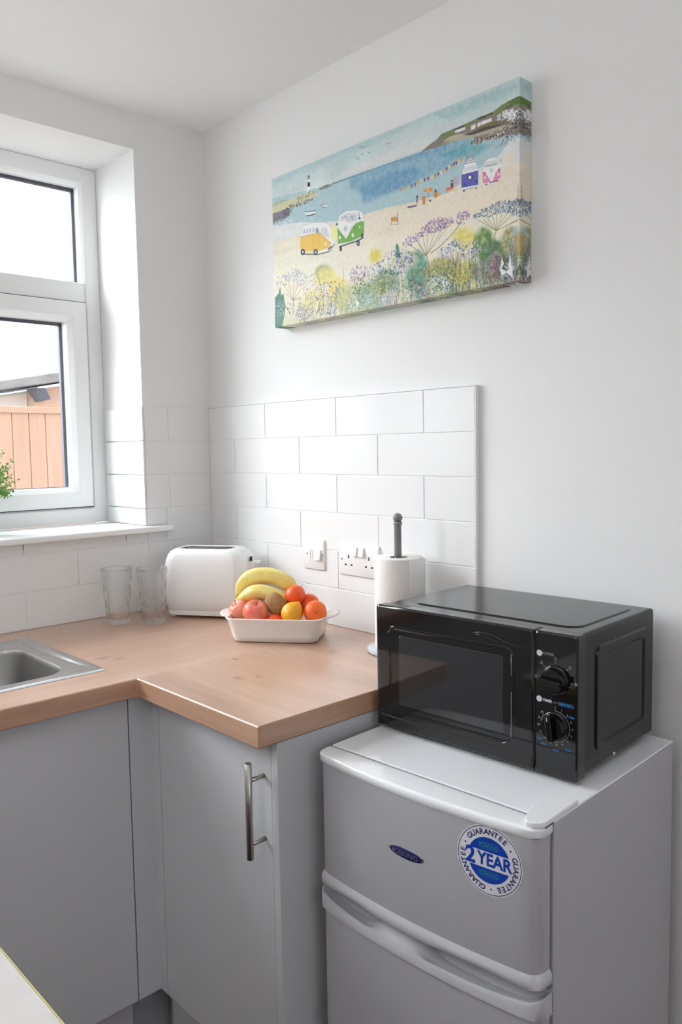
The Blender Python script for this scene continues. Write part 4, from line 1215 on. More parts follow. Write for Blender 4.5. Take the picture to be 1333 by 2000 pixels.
# ------------------------------------------------------------------ canvas print
PAINT = [('p',(166,195,201),100,0,[8,249,963,345,1209,349,2744,374,4030,394,4048,590,3882,585,3746,699,3527,751,3268,842,3089,914,2460,887,2121,860,1761,857,1301,837,555,694,-16,618]),
('p',(120,165,190),70,1,[1523,360,2744,381,3402,404,3339,544,3101,640,2470,694,1845,645,1516,489]),
('p',(100,150,185),70,1,[1705,509,2279,475,2673,529,2602,678,2128,712,1767,730]),
('p',(85,135,175),60,1,[2004,380,2744,376,3288,394,2990,425,2484,407]),
('p',(90,160,170),60,1,[2897,446,3399,471,3671,569,3449,619,3105,549]),
('p',(95,140,165),100,0,[1209,349,2744,374,2744,388,1208,367]),
('p',(158,192,196),60,1,[23,14,1427,-6,2502,25,2298,87,1022,45,17,100]),
('p',(150,185,190),60,1,[2824,3,3994,23,3990,128,3122,163]),
('p',(215,214,212),60,1,[1334,260,2752,217,2870,369,1408,332]),
('p',(200,208,208),50,1,[2021,57,3122,163,3689,116,3118,254,2153,219]),
('p',(226,216,198),60,1,[1299,877,2118,909,3028,923,3522,861,3931,663,4014,1154,3078,1165,1746,1137]),
('p',(230,216,192),50,1,[1927,1172,3372,1093,3992,1063,3985,1232,3071,1303,2096,1356]),
('p',(226,224,208),50,1,[-19,1027,1743,1188,3073,1257,3987,1190,3964,1785,6,1383]),
('p',(132,125,118),100,0,[2689,372,2813,327,2914,305,2981,262,3174,257,3299,257,3391,249,3512,238,3673,240,3774,207,3887,191,3984,183,4037,205,4024,558,3819,516,3762,529,3618,506,3411,495,3429,428,3231,395,2975,388,2810,380]),
('p',(120,132,82),100,0,[2981,275,3174,263,3391,249,3673,240,3774,207,3887,191,3984,183,4037,205,4035,273,3829,254,3686,279,3481,264,3235,299,2994,328]),
('p',(95,120,60),100,0,[3831,197,3984,183,4037,217,4035,261,3899,241]),
('p',(178,170,148),100,0,[2976,373,3264,356,3535,387,3823,413,3932,457,3765,454,3414,423,3168,390]),
('p',(185,178,150),100,0,[2993,353,3107,323,3233,335,3326,350,3169,366]),
('p',(120,115,80),100,0,[3388,320,3683,337,3838,372,3823,402,3387,344]),
('p',(88,80,78),100,0,[3294,365,3566,360,3795,394,3766,408,3385,391]),
('p',(222,222,222),100,0,[3173,281,3313,283,3312,313,3172,309]),
('p',(222,222,222),100,0,[3389,296,3450,290,3448,338,3387,341]),
('p',(222,222,222),100,0,[3472,297,3517,290,3515,331,3470,336]),
('p',(222,222,222),100,0,[3524,295,3569,287,3567,328,3523,333]),
('p',(222,222,222),100,0,[3568,296,3656,293,3655,328,3567,329]),
('p',(222,222,222),100,0,[3786,275,3856,271,3853,350,3783,353]),
('p',(222,222,222),100,0,[3856,285,3925,281,3921,383,3852,385]),
('p',(222,222,222),100,0,[3910,313,3993,310,3990,389,3907,390]),
('p',(222,222,222),100,0,[3951,337,4019,333,4016,400,3948,403]),
('p',(222,222,222),100,0,[3728,292,3771,285,3769,342,3726,347]),
('p',(70,72,75),100,0,[3166,264,3306,258,3306,272,3165,279]),
('p',(70,72,75),100,0,[3481,250,3673,245,3672,259,3481,264]),
('p',(70,72,75),100,0,[3829,246,3913,239,3913,252,3829,259]),
('d',[(70,70,85),(150,150,165),(235,235,238),(100,105,115)],70,5,[3882,339,158,70]),
('d',[(75,80,65),(60,60,60),(110,110,90)],40,6,[3989,395,61,100]),
('d',[(62,58,66),(200,190,180),(120,112,118),(225,215,200),(80,75,85)],120,6,[3678,476,323,36]),
('d',[(90,90,110),(130,130,140),(180,175,170)],70,4,[3817,562,160,71]),
('d',[(65,60,65),(170,160,150),(110,100,98)],60,6,[3904,483,133,71]),
('p',(200,200,165),100,0,[0,337,200,356,413,352,620,348,782,347,878,383,992,435,816,438,634,461,406,469,297,524,-13,538]),
('p',(128,122,132),100,0,[-8,457,193,461,365,459,368,566,143,571,-16,578]),
('d',[(120,125,80),(160,160,110)],45,5,[136,348,176,27]),
('d',[(120,118,90),(80,80,85),(190,185,150)],60,5,[699,386,224,32]),
('d',[(78,76,88),(58,58,70),(150,145,140)],80,6,[573,454,268,33]),
('d',[(70,68,88),(95,90,110)],50,6,[298,511,108,60]),
('d',[(60,62,85),(90,88,110),(225,225,228)],50,6,[122,566,155,41]),
('p',(128,140,128),100,0,[958,351,1113,338,1224,372,1110,388,976,381]),
('p',(236,236,234),100,0,[730,348,748,172,788,182,789,355]),
('p',(44,46,60),100,0,[736,278,743,225,788,233,787,287]),
('p',(60,60,75),100,0,[747,185,741,157,770,137,792,168,787,192]),
('p',(225,225,225),100,0,[754,176,755,161,783,165,782,180]),
('p',(50,50,60),100,0,[769,357,770,334,786,335,787,359]),
('p',(232,232,236),100,0,[671,586,894,616,878,651,704,638]),
('l',(58,66,88),100,3,[671,582,766,601,894,616]),
('l',(58,66,88),100,4,[700,638,803,653,886,650]),
('p',(232,232,236),100,0,[1012,585,1121,593,1097,613,1049,612]),
('l',(60,60,90),100,2,[1012,585,1049,612,1097,615]),
('l',(190,120,130),100,2,[1023,571,1099,583]),
('l',(80,85,100),100,2,[993,593,995,556]),
('l',(80,85,100),100,2,[508,681,515,657]),
('l',(80,85,100),100,2,[915,687,917,665]),
('d',[(235,235,235),(205,205,215),(190,190,205)],60,6,[183,633,240,41]),
('d',[(225,225,225),(180,200,205)],40,5,[558,698,309,33]),
('p',(230,230,232),100,0,[590,848,636,754,856,761,1086,809,1177,866,1190,968,1240,1078,1141,1159,988,1169,918,1041,598,1058]),
('l',(170,170,190),100,2,[594,849,637,747,856,754,1086,803,1180,872,1187,1018]),
('p',(170,178,205),100,0,[634,857,650,802,678,804,666,860]),
('p',(170,178,205),100,0,[695,863,710,809,738,811,727,865]),
('p',(170,178,205),100,0,[754,868,770,816,797,818,786,871]),
('p',(170,178,205),100,0,[814,874,829,823,856,825,845,876]),
('p',(170,178,205),100,0,[873,879,887,830,915,832,904,882]),
('p',(150,150,165),100,0,[878,893,886,844,929,846,955,908]),
('p',(205,205,215),100,0,[974,912,1006,856,1101,875,1150,1010,1076,983]),
('p',(232,190,92),100,0,[577,891,769,891,964,917,1074,1002,1165,1076,1134,1126,951,1134,577,1068,566,974]),
('l',(165,128,62),100,2,[577,891,769,891,964,917,1074,1002,1173,1090]),
('l',(205,160,80),100,1.5,[828,902,826,1101]),
('l',(205,160,80),100,1.5,[945,919,948,1022]),
('p',(238,238,232),100,0,[912,1136,1143,1134,1239,1084,1238,1115,1141,1171,929,1177]),
('l',(75,70,70),100,4,[575,1100,675,1125,910,1174,1140,1178,1238,1102]),
('p',(60,60,68),100,0,[663,1097,657,1115,643,1127,623,1130,602,1124,586,1110,577,1091,579,1071,589,1056,607,1048,628,1049,647,1060,660,1077]),
('p',(190,190,195),100,0,[641,1092,638,1102,631,1108,621,1110,612,1107,604,1100,600,1090,600,1080,606,1072,614,1068,624,1068,633,1073,639,1082]),
('p',(60,60,68),100,0,[915,1143,909,1160,895,1172,876,1176,856,1170,840,1156,832,1137,833,1118,843,1103,861,1095,881,1096,899,1106,911,1123]),
('p',(190,190,195),100,0,[893,1139,890,1148,884,1154,874,1156,865,1153,857,1146,854,1136,854,1126,859,1119,867,1114,877,1115,886,1120,891,1129]),
('p',(245,215,190),100,0,[1090,1074,1087,1082,1079,1088,1068,1089,1057,1086,1049,1079,1044,1070,1044,1061,1050,1054,1060,1050,1071,1051,1081,1056,1088,1065]),
('p',(70,70,80),100,0,[1108,1140,1182,1110,1188,1128,1113,1159]),
('p',(235,228,150),100,0,[1175,890,1269,885,1283,1036,1194,1056]),
('p',(234,234,236),100,0,[1292,865,1340,776,1460,747,1636,773,1737,826,1774,941,1767,1083,1616,1138,1293,1113]),
('l',(175,178,188),100,2,[1292,865,1331,774,1460,747,1636,773,1746,828,1774,941]),
('p',(196,203,208),100,0,[1335,861,1357,792,1458,777,1643,799,1655,904,1487,893,1418,842]),
('l',(235,235,236),100,3,[1338,806,1643,808]),
('l',(150,90,90),100,2,[1365,812,1456,807]),
('l',(60,62,75),100,3,[1554,822,1569,874]),
('l',(60,62,75),100,3,[1677,813,1690,900]),
('p',(52,90,52),100,0,[1303,874,1301,880,1295,884,1286,885,1277,882,1270,877,1266,870,1267,863,1271,858,1279,856,1288,857,1296,861,1302,868]),
('p',(52,80,52),100,0,[1709,889,1706,896,1700,900,1692,900,1684,898,1677,892,1674,885,1674,878,1678,873,1685,870,1694,871,1702,876,1707,882]),
('p',(118,172,84),100,0,[1295,915,1441,1074,1501,1030,1536,976,1610,931,1715,923,1774,941,1766,1095,1686,1139,1545,1148,1402,1140,1297,1113]),
('p',(234,234,234),100,0,[1333,904,1441,1074,1479,1050,1537,964,1610,931,1451,910]),
('l',(225,235,215),100,2,[1332,922,1447,1081]),
('l',(225,235,215),100,2,[1447,1081,1517,1009,1610,933]),
('p',(200,200,210),100,0,[1472,963,1467,980,1456,991,1441,994,1425,989,1413,976,1406,959,1407,941,1416,927,1429,919,1445,920,1459,930,1469,945]),
('l',(140,140,170),100,1.5,[1422,935,1438,969,1460,939]),
('p',(238,240,225),100,0,[1354,1048,1351,1058,1345,1065,1335,1067,1325,1064,1318,1056,1314,1045,1314,1035,1319,1026,1328,1021,1338,1022,1347,1028,1353,1037]),
('p',(238,240,225),100,0,[1592,1067,1589,1076,1582,1083,1572,1085,1562,1082,1554,1074,1550,1064,1550,1053,1555,1044,1564,1040,1575,1041,1584,1047,1590,1056]),
('p',(200,215,150),100,0,[1705,993,1703,1001,1698,1007,1691,1008,1685,1006,1679,1000,1677,991,1677,983,1681,976,1686,972,1693,972,1699,977,1704,984]),
('p',(80,130,60),100,0,[1618,981,1616,989,1610,995,1601,996,1593,993,1586,987,1583,978,1583,969,1587,962,1595,959,1603,960,1611,964,1616,972]),
('p',(212,216,214),100,0,[1297,1113,1546,1130,1757,1105,1773,1126,1615,1156,1328,1147]),
('l',(60,62,72),100,5,[1328,1156,1491,1150,1616,1150,1756,1129]),
('p',(46,48,56),100,0,[1324,1150,1365,1151,1370,1211,1334,1213]),
('p',(48,50,58),100,0,[1693,1183,1689,1199,1679,1210,1665,1213,1651,1208,1639,1196,1633,1180,1634,1163,1642,1149,1654,1142,1669,1143,1682,1151,1691,1166]),
('p',(165,165,172),100,0,[1677,1180,1675,1188,1670,1194,1664,1196,1657,1193,1652,1187,1649,1179,1650,1170,1653,1163,1659,1159,1666,1159,1672,1164,1676,1171]),
('p',(70,64,80),100,0,[1752,1104,1749,1117,1742,1126,1733,1129,1723,1125,1715,1116,1711,1103,1711,1089,1717,1079,1725,1073,1735,1073,1745,1080,1751,1091]),
('l',(200,192,165),60,4,[1716,1229,1897,1038]),
('l',(150,95,50),100,4,[2210,1010,2275,1001,2321,1017]),
('p',(205,150,85),100,0,[2212,992,2253,988,2320,1015,2335,1055,2284,1049,2223,1032]),
('l',(110,70,40),100,3,[2316,957,2320,1022]),
('l',(130,85,50),100,2.5,[2238,1015,2215,1067]),
('l',(130,85,50),100,2.5,[2312,1038,2330,1084]),
('l',(150,100,60),60,2,[2201,1064,2336,1095]),
('l',(82,100,118),100,1.8,[1633,165,1656,161,1679,159]),
('l',(82,100,118),100,1.8,[1696,53,1718,49,1741,47]),
('l',(82,100,118),100,1.8,[1732,145,1754,141,1777,139]),
('l',(82,100,118),100,1.8,[1791,72,1814,68,1836,66]),
('l',(82,100,118),100,1.8,[1849,159,1871,155,1893,153]),
('l',(82,100,118),100,1.8,[1662,186,1685,181,1708,180]),
('l',(82,100,118),100,1.8,[2137,138,2158,134,2179,132]),
('l',(82,100,118),100,1.8,[2192,146,2213,142,2234,140]),
('l',(82,100,118),100,1.8,[1743,74,1766,70,1788,68]),
('l',(190,180,170),100,1.2,[2377,710,2520,712,2642,696,2762,688,2896,683,2996,665,3093,640,3174,624,3253,609]),
('p',(215,120,110),100,0,[2358,695,2398,696,2381,745]),
('p',(150,185,120),100,0,[2416,696,2455,697,2438,745]),
('p',(215,190,80),100,0,[2473,696,2511,698,2495,746]),
('p',(120,80,130),100,0,[2526,694,2564,695,2548,743]),
('p',(120,80,130),100,0,[2575,688,2613,689,2597,737]),
('p',(225,160,70),100,0,[2624,682,2662,683,2646,731]),
('p',(235,200,100),100,0,[2672,678,2710,680,2694,727]),
('p',(115,75,130),100,0,[2720,675,2758,676,2742,723]),
('p',(160,70,90),100,0,[2771,672,2808,674,2793,721]),
('p',(235,205,110),100,0,[2825,670,2862,672,2846,719]),
('p',(195,120,70),100,0,[2879,669,2915,670,2900,717]),
('p',(115,75,130),100,0,[2919,661,2955,663,2940,709]),
('p',(235,215,150),100,0,[2958,654,2994,656,2979,702]),
('p',(225,150,80),100,0,[2998,645,3034,647,3019,693]),
('p',(120,80,140),100,0,[3037,636,3073,637,3058,683]),
('p',(235,215,120),100,0,[3076,626,3112,628,3097,673]),
('p',(200,110,90),100,0,[3109,620,3144,621,3129,667]),
('p',(115,70,130),100,0,[3141,613,3175,615,3161,660]),
('p',(120,70,140),100,0,[3173,607,3207,609,3193,654]),
('p',(235,190,90),100,0,[3204,601,3239,602,3224,647]),
('p',(225,140,60),100,0,[3236,594,3270,596,3256,641]),
('l',(215,190,190),100,1.5,[2377,710,2379,888]),
('l',(220,215,205),100,1.5,[3270,625,3240,886]),
('p',(215,140,70),100,0,[2714,810,2775,786,2841,802,2856,831,2789,840]),
('p',(235,170,80),100,0,[2752,825,2783,788,2811,795,2814,844]),
('l',(120,100,90),100,1.5,[2789,828,2781,940]),
('p',(205,130,70),100,0,[2703,858,2750,869,2750,958,2702,954]),
('p',(190,140,80),100,0,[2875,854,2922,847,2927,923,2877,924]),
('p',(215,165,95),100,0,[2928,886,2977,891,2976,916,2927,911]),
('p',(150,52,55),100,0,[3109,817,3149,821,3146,882,3112,873]),
('p',(215,110,80),100,0,[3044,857,3108,854,3146,882,3050,890]),
('p',(190,160,190),100,0,[3151,766,3207,768,3211,842,3156,841]),
('p',(100,92,112),100,0,[2470,921,2631,938,2613,953,2491,945]),
('p',(150,90,110),100,0,[2609,849,2635,849,2635,919,2614,917]),
('p',(70,45,45),100,0,[2640,850,2638,855,2634,859,2628,859,2621,857,2616,853,2613,847,2613,841,2617,836,2622,834,2629,835,2635,838,2639,844]),
('p',(70,45,45),100,0,[2831,939,2830,944,2825,948,2819,948,2813,946,2808,942,2805,936,2805,930,2809,925,2814,923,2820,924,2826,927,2830,933]),
('p',(70,45,45),100,0,[2910,850,2908,855,2904,859,2898,859,2892,857,2887,853,2884,847,2884,841,2888,836,2893,834,2899,835,2905,839,2909,844]),
('p',(70,45,45),100,0,[3143,803,3142,809,3138,812,3132,813,3126,810,3121,806,3119,800,3119,794,3122,790,3127,788,3133,789,3138,792,3142,798]),
('l',(120,130,150),100,1.5,[2554,901,2569,853]),
('l',(225,170,120),70,3,[3034,886,3208,909]),
('p',(232,232,234),100,0,[3262,745,3305,659,3384,595,3441,671,3489,779,3482,944,3270,924,3256,817]),
('l',(165,165,195),100,2,[3262,757,3305,659,3384,595,3446,672,3489,779]),
('l',(92,88,110),100,2.4,[3304,665,3441,673]),
('l',(92,88,110),100,2.4,[3310,644,3433,652]),
('l',(92,88,110),100,2.4,[3315,624,3425,630]),
('l',(92,88,110),100,2.4,[3321,604,3417,609]),
('p',(205,212,220),100,0,[3285,745,3295,705,3474,721,3482,759]),
('p',(94,98,176),100,0,[3258,766,3482,777,3483,927,3258,905]),
('p',(55,52,66),100,0,[3406,830,3401,843,3390,851,3374,853,3358,847,3344,835,3337,820,3338,805,3346,794,3360,789,3377,792,3392,801,3403,815]),
('p',(232,232,232),100,0,[3393,826,3390,835,3383,841,3373,842,3363,838,3355,830,3350,821,3351,811,3356,804,3364,800,3375,802,3384,808,3391,816]),
('p',(60,62,150),100,0,[3312,877,3310,883,3306,887,3299,887,3293,885,3288,880,3285,873,3285,867,3289,862,3294,859,3301,860,3307,864,3311,870]),
('p',(60,62,150),100,0,[3468,884,3466,890,3462,893,3456,894,3450,892,3445,887,3442,880,3442,874,3445,869,3451,866,3457,867,3463,871,3467,877]),
('p',(225,225,226),100,0,[3258,905,3483,927,3485,948,3270,930]),
('p',(60,58,62),100,0,[3277,931,3304,932,3303,953,3280,948]),
('p',(60,58,62),100,0,[3445,945,3467,946,3467,960,3447,958]),
('l',(120,110,120),100,2,[3308,933,3445,945]),
('p',(232,230,232),100,0,[3536,791,3566,710,3625,690,3712,702,3774,747,3767,920,3716,954,3535,928]),
('l',(185,175,185),100,2,[3536,791,3566,710,3625,690,3712,702,3774,753]),
('p',(205,212,212),100,0,[3561,774,3573,718,3753,730,3758,790]),
('l',(120,120,120),100,1.5,[3564,757,3637,770,3723,775]),
('l',(70,65,75),100,2.5,[3767,746,3769,775]),
('p',(214,132,172),100,0,[3536,797,3604,867,3651,944,3542,929]),
('p',(214,132,172),100,0,[3666,936,3705,858,3767,815,3767,920,3723,950]),
('p',(150,165,160),100,0,[3668,825,3666,833,3659,838,3651,839,3642,836,3634,829,3630,820,3631,811,3635,804,3643,801,3652,802,3661,808,3667,816]),
('p',(225,225,220),100,0,[3661,823,3659,828,3655,832,3650,833,3645,831,3640,826,3638,820,3638,814,3641,810,3646,807,3651,808,3656,812,3660,817]),
('p',(240,215,228),100,0,[3585,881,3583,887,3579,891,3572,892,3565,889,3560,884,3557,877,3557,870,3561,865,3566,862,3573,863,3580,867,3584,873]),
('p',(240,215,228),100,0,[3753,887,3751,893,3747,897,3741,898,3735,896,3730,891,3728,884,3728,878,3731,873,3736,871,3742,871,3748,875,3751,881]),
('p',(165,60,90),100,0,[3579,829,3578,833,3574,836,3569,836,3565,834,3561,831,3558,826,3559,822,3561,818,3565,817,3570,818,3575,820,3578,825]),
('p',(165,60,90),100,0,[3755,841,3754,845,3750,848,3746,848,3741,846,3737,843,3735,838,3735,834,3738,831,3742,829,3746,830,3751,833,3754,837]),
('p',(225,222,225),100,0,[3535,928,3738,946,3737,959,3542,941]),
('l',(70,58,70),100,3,[3630,939,3738,948]),
('l',(70,58,70),100,3,[3571,945,3600,949]),
('p',(150,165,110),88,1,[1197,1461,1175,1505,1118,1533,1039,1538,956,1519,887,1480,850,1429,853,1379,896,1342,967,1325,1051,1334,1128,1364,1180,1410]),
('p',(225,215,140),88,1,[1272,1526,1245,1582,1176,1617,1080,1624,979,1602,895,1553,850,1490,853,1428,905,1381,993,1360,1095,1370,1188,1407,1251,1464]),
('p',(228,214,120),88,1,[1478,1718,1453,1790,1391,1840,1307,1857,1217,1835,1145,1780,1106,1703,1111,1623,1157,1559,1235,1526,1325,1531,1406,1572,1461,1639]),
('p',(228,220,150),88,1,[1074,1794,1043,1862,965,1908,857,1921,743,1897,649,1842,598,1767,602,1690,661,1631,760,1602,875,1610,980,1652,1051,1719]),
('p',(185,195,150),88,1,[1909,1884,1865,1963,1751,2014,1591,2025,1419,1992,1275,1922,1195,1830,1201,1738,1289,1670,1438,1641,1611,1657,1767,1712,1874,1794]),
('p',(150,175,150),88,1,[2212,1876,2176,1949,2084,1996,1955,2008,1817,1980,1702,1918,1639,1835,1643,1753,1714,1690,1833,1661,1972,1673,2098,1722,2184,1795]),
('p',(100,140,95),88,1,[2342,1747,2316,1814,2252,1859,2163,1873,2070,1850,1992,1796,1951,1723,1955,1649,2003,1590,2084,1561,2179,1568,2265,1608,2323,1673]),
('p',(98,150,130),88,1,[2784,1720,2760,1832,2703,1914,2627,1946,2547,1919,2483,1841,2450,1727,2456,1605,2499,1504,2570,1448,2650,1448,2722,1504,2770,1602]),
('p',(90,135,115),88,1,[2868,1900,2843,1954,2780,1989,2692,1998,2598,1978,2521,1932,2479,1872,2482,1811,2529,1764,2609,1743,2703,1750,2789,1785,2848,1839]),
('p',(150,150,80),88,1,[3244,1796,3212,1867,3130,1913,3015,1924,2892,1896,2789,1834,2733,1753,2737,1672,2800,1610,2906,1583,3029,1595,3142,1643,3219,1715]),
('p',(110,125,70),88,1,[3340,1925,3311,1981,3235,2017,3128,2024,3014,2000,2919,1949,2867,1884,2870,1820,2927,1772,3025,1752,3140,1763,3244,1802,3316,1861]),
('p',(205,195,85),88,1,[3566,1893,3541,1968,3476,2019,3385,2035,3289,2011,3210,1952,3167,1871,3171,1788,3220,1722,3303,1689,3400,1695,3487,1740,3547,1811]),
('p',(215,205,100),88,1,[3461,1472,3441,1518,3388,1546,3315,1551,3238,1530,3174,1489,3139,1435,3141,1383,3180,1345,3247,1328,3324,1338,3396,1371,3445,1419]),
('p',(105,138,78),88,1,[3677,1580,3660,1660,3616,1716,3557,1736,3496,1715,3446,1657,3419,1575,3423,1488,3456,1418,3509,1379,3572,1382,3628,1424,3666,1495]),
('p',(85,125,95),88,1,[3830,1718,3810,1786,3760,1834,3692,1849,3619,1828,3560,1775,3528,1702,3531,1626,3568,1565,3631,1534,3704,1539,3771,1579,3816,1643]),
('p',(140,135,70),88,1,[4003,1621,3988,1689,3951,1737,3902,1754,3849,1736,3807,1686,3785,1616,3788,1542,3815,1482,3861,1449,3913,1451,3961,1486,3993,1548]),
('p',(120,105,115),88,1,[3833,1892,3807,1950,3737,1988,3639,1996,3535,1973,3449,1921,3401,1855,3404,1788,3456,1738,3546,1716,3650,1726,3746,1766,3811,1826]),
('p',(85,85,95),88,1,[3991,1896,3974,1951,3930,1988,3869,1999,3805,1982,3752,1940,3723,1882,3725,1822,3758,1775,3814,1751,3879,1755,3938,1786,3978,1837]),
('p',(165,190,195),88,1,[4027,1689,4014,1791,3984,1866,3944,1897,3905,1878,3873,1811,3858,1712,3862,1604,3885,1513,3921,1459,3962,1454,3998,1499,4021,1584]),
('p',(190,150,80),88,1,[4030,1647,4023,1702,4006,1743,3984,1760,3961,1749,3943,1712,3934,1658,3937,1600,3949,1550,3970,1521,3993,1519,4014,1544,4027,1590]),
('p',(215,205,90),88,1,[2053,1399,2040,1435,2006,1460,1960,1466,1912,1453,1873,1423,1852,1383,1854,1343,1878,1311,1920,1296,1969,1300,2013,1322,2044,1358]),
('p',(210,195,200),88,1,[2367,1948,2347,1989,2294,2015,2221,2022,2144,2006,2080,1971,2045,1926,2047,1880,2086,1845,2153,1828,2231,1834,2302,1861,2351,1902]),
('p',(190,205,205),88,1,[3110,1913,3087,1961,3026,1991,2942,1998,2852,1979,2778,1938,2737,1883,2739,1829,2785,1788,2862,1770,2952,1778,3034,1810,3091,1858]),
('p',(200,200,170),88,1,[2631,1551,2606,1594,2541,1620,2449,1623,2352,1600,2271,1558,2227,1505,2229,1455,2278,1418,2362,1405,2459,1417,2549,1451,2611,1499]),
('g',[(130,140,105),(170,180,140),(100,120,100),(205,205,180),(140,120,130)],260,120,[494,1686,1913,2140]),
('g',[(110,130,80),(85,120,95),(170,180,150),(200,205,195),(90,100,80)],300,150,[1935,1709,3034,2135]),
('g',[(95,110,65),(80,100,80),(150,140,70),(190,200,195),(110,90,110),(70,80,70)],420,160,[3054,1695,3990,2111]),
('g',[(190,175,110),(120,145,110),(160,165,130)],40,120,[1952,1381,2618,1693]),
('p',(100,140,125),100,0,[12,1589,92,1546,130,1451,148,1582,199,1562,231,1741,213,1846,149,2014,-4,1999]),
('l',(150,178,165),70,1.5,[21,1958,85,1654]),
('l',(150,178,165),70,1.5,[52,1962,106,1657]),
('l',(150,178,165),70,1.5,[82,1965,128,1660]),
('l',(150,178,165),70,1.5,[113,1969,149,1663]),
('l',(150,178,165),70,1.5,[143,1972,171,1666]),
('l',(150,178,165),70,1.5,[173,1976,192,1669]),
('l',(70,110,85),100,4,[221,1726,281,1788,340,1862]),
('p',(86,132,110),100,0,[2288,1317,2322,1311,2365,1479,2281,1464]),
('d',[(214,218,222),(150,165,180)],70,6,[124,1750,286,110]),
('d',[(196,206,170),(120,150,110)],70,6,[542,1779,270,107]),
('d',[(200,180,205),(140,110,150)],70,6,[936,1805,255,104]),
('d',[(225,210,120),(190,180,90)],70,6,[1309,1831,242,101]),
('d',[(190,212,215),(100,140,130)],70,6,[1663,1854,229,99]),
('d',[(214,218,222),(150,165,180)],70,6,[1998,1877,218,96]),
('d',[(196,206,170),(120,150,110)],70,6,[2317,1899,207,93]),
('d',[(200,180,205),(140,110,150)],70,6,[2620,1919,198,92]),
('d',[(225,210,120),(190,180,90)],70,6,[2909,1939,189,89]),
('d',[(190,212,215),(100,140,130)],70,6,[3185,1957,180,88]),
('d',[(214,218,222),(150,165,180)],70,6,[3448,1975,172,86]),
('d',[(196,206,170),(120,150,110)],70,6,[3700,1992,164,84]),
('d',[(200,180,205),(140,110,150)],70,6,[3940,2009,157,81]),
('d',[(80,110,80),(120,140,90)],60,7,[1752,1712,227,134]),
('d',[(210,200,110),(160,160,80)],60,7,[2077,1731,215,131]),
('d',[(90,130,120),(150,180,170)],60,7,[2385,1748,205,129]),
('d',[(100,90,80),(150,140,100)],60,7,[2679,1766,196,125]),
('d',[(80,110,80),(120,140,90)],60,7,[2959,1782,187,122]),
('d',[(210,200,110),(160,160,80)],60,7,[3227,1797,178,120]),
('d',[(90,130,120),(150,180,170)],60,7,[3483,1812,170,117]),
('d',[(100,90,80),(150,140,100)],60,7,[3728,1826,163,115]),
('d',[(80,110,80),(120,140,90)],60,7,[3962,1840,157,112]),
('l',(132,126,80),85,2,[3710,1448,3483,1288]),
('l',(132,126,80),85,2,[3710,1448,3573,1254]),
('l',(132,126,80),85,2,[3710,1448,3647,1234]),
('l',(132,126,80),85,2,[3710,1448,3719,1227]),
('l',(132,126,80),85,2,[3710,1448,3804,1245]),
('l',(132,126,80),85,2,[3710,1448,3873,1272]),
('l',(132,126,80),85,2,[3710,1448,3940,1310]),
('l',(132,126,80),85,2,[3710,1448,4019,1385]),
('l',(132,126,80),85,2,[3710,1448,3978,1399]),
('l',(132,126,80),85,2,[3710,1448,3542,1295]),
('l',(132,126,80),90,3,[3710,1448,3662,1568,3632,1787]),
('d',[(86,112,132),(140,165,180),(85,95,135),(196,204,208),(60,70,95),(110,150,165)],30,5,[3462,1242,53,31]),
('d',[(86,112,132),(140,165,180),(85,95,135),(196,204,208),(60,70,95),(110,150,165)],90,5,[3618,1228,116,62]),
('d',[(86,112,132),(140,165,180),(85,95,135),(196,204,208),(60,70,95),(110,150,165)],110,5,[3762,1219,138,61]),
('d',[(86,112,132),(140,165,180),(85,95,135),(196,204,208),(60,70,95),(110,150,165)],90,5,[3902,1244,110,61]),
('d',[(86,112,132),(140,165,180),(85,95,135),(196,204,208),(60,70,95),(110,150,165)],120,5,[3969,1271,97,91]),
('d',[(86,112,132),(140,165,180),(85,95,135),(196,204,208),(60,70,95),(110,150,165)],60,5,[4035,1342,59,60]),
('l',(125,118,85),85,2,[2757,1524,2471,1341]),
('l',(125,118,85),85,2,[2757,1524,2596,1301]),
('l',(125,118,85),85,2,[2757,1524,2701,1270]),
('l',(125,118,85),85,2,[2757,1524,2787,1236]),
('l',(125,118,85),85,2,[2757,1524,2903,1260]),
('l',(125,118,85),85,2,[2757,1524,3001,1267]),
('l',(125,118,85),85,2,[2757,1524,3082,1259]),
('l',(125,118,85),85,2,[2757,1524,2628,1358]),
('l',(125,118,85),85,2,[2757,1524,2485,1435]),
('l',(125,118,85),85,2,[2757,1524,2501,1464]),
('l',(125,118,85),90,3,[2757,1524,2801,1671,2797,1824]),
('d',[(140,98,152),(165,125,180),(108,78,125),(190,170,200),(120,85,140)],60,5,[2490,1319,94,69]),
('d',[(140,98,152),(165,125,180),(108,78,125),(190,170,200),(120,85,140)],50,5,[2614,1291,92,57]),
('d',[(140,98,152),(165,125,180),(108,78,125),(190,170,200),(120,85,140)],45,5,[2736,1251,75,56]),
('d',[(140,98,152),(165,125,180),(108,78,125),(190,170,200),(120,85,140)],170,5,[2905,1222,174,78]),
('d',[(140,98,152),(165,125,180),(108,78,125),(190,170,200),(120,85,140)],80,5,[3035,1224,114,55]),
('d',[(140,98,152),(165,125,180),(108,78,125),(190,170,200),(120,85,140)],90,5,[3273,1219,96,75]),
('d',[(225,222,228)],30,5,[2473,1303,94,57]),
('l',(112,108,78),95,3,[2825,1510,2943,1469,3125,1367,3255,1264]),
('l',(120,105,80),85,2,[3173,1709,3020,1571]),
('l',(120,105,80),85,2,[3173,1709,3086,1533]),
('l',(120,105,80),85,2,[3173,1709,3183,1489]),
('l',(120,105,80),85,2,[3173,1709,3274,1543]),
('l',(120,105,80),85,2,[3173,1709,3365,1584]),
('l',(120,105,80),85,2,[3173,1709,3117,1551]),
('l',(120,105,80),85,2,[3173,1709,3244,1513]),
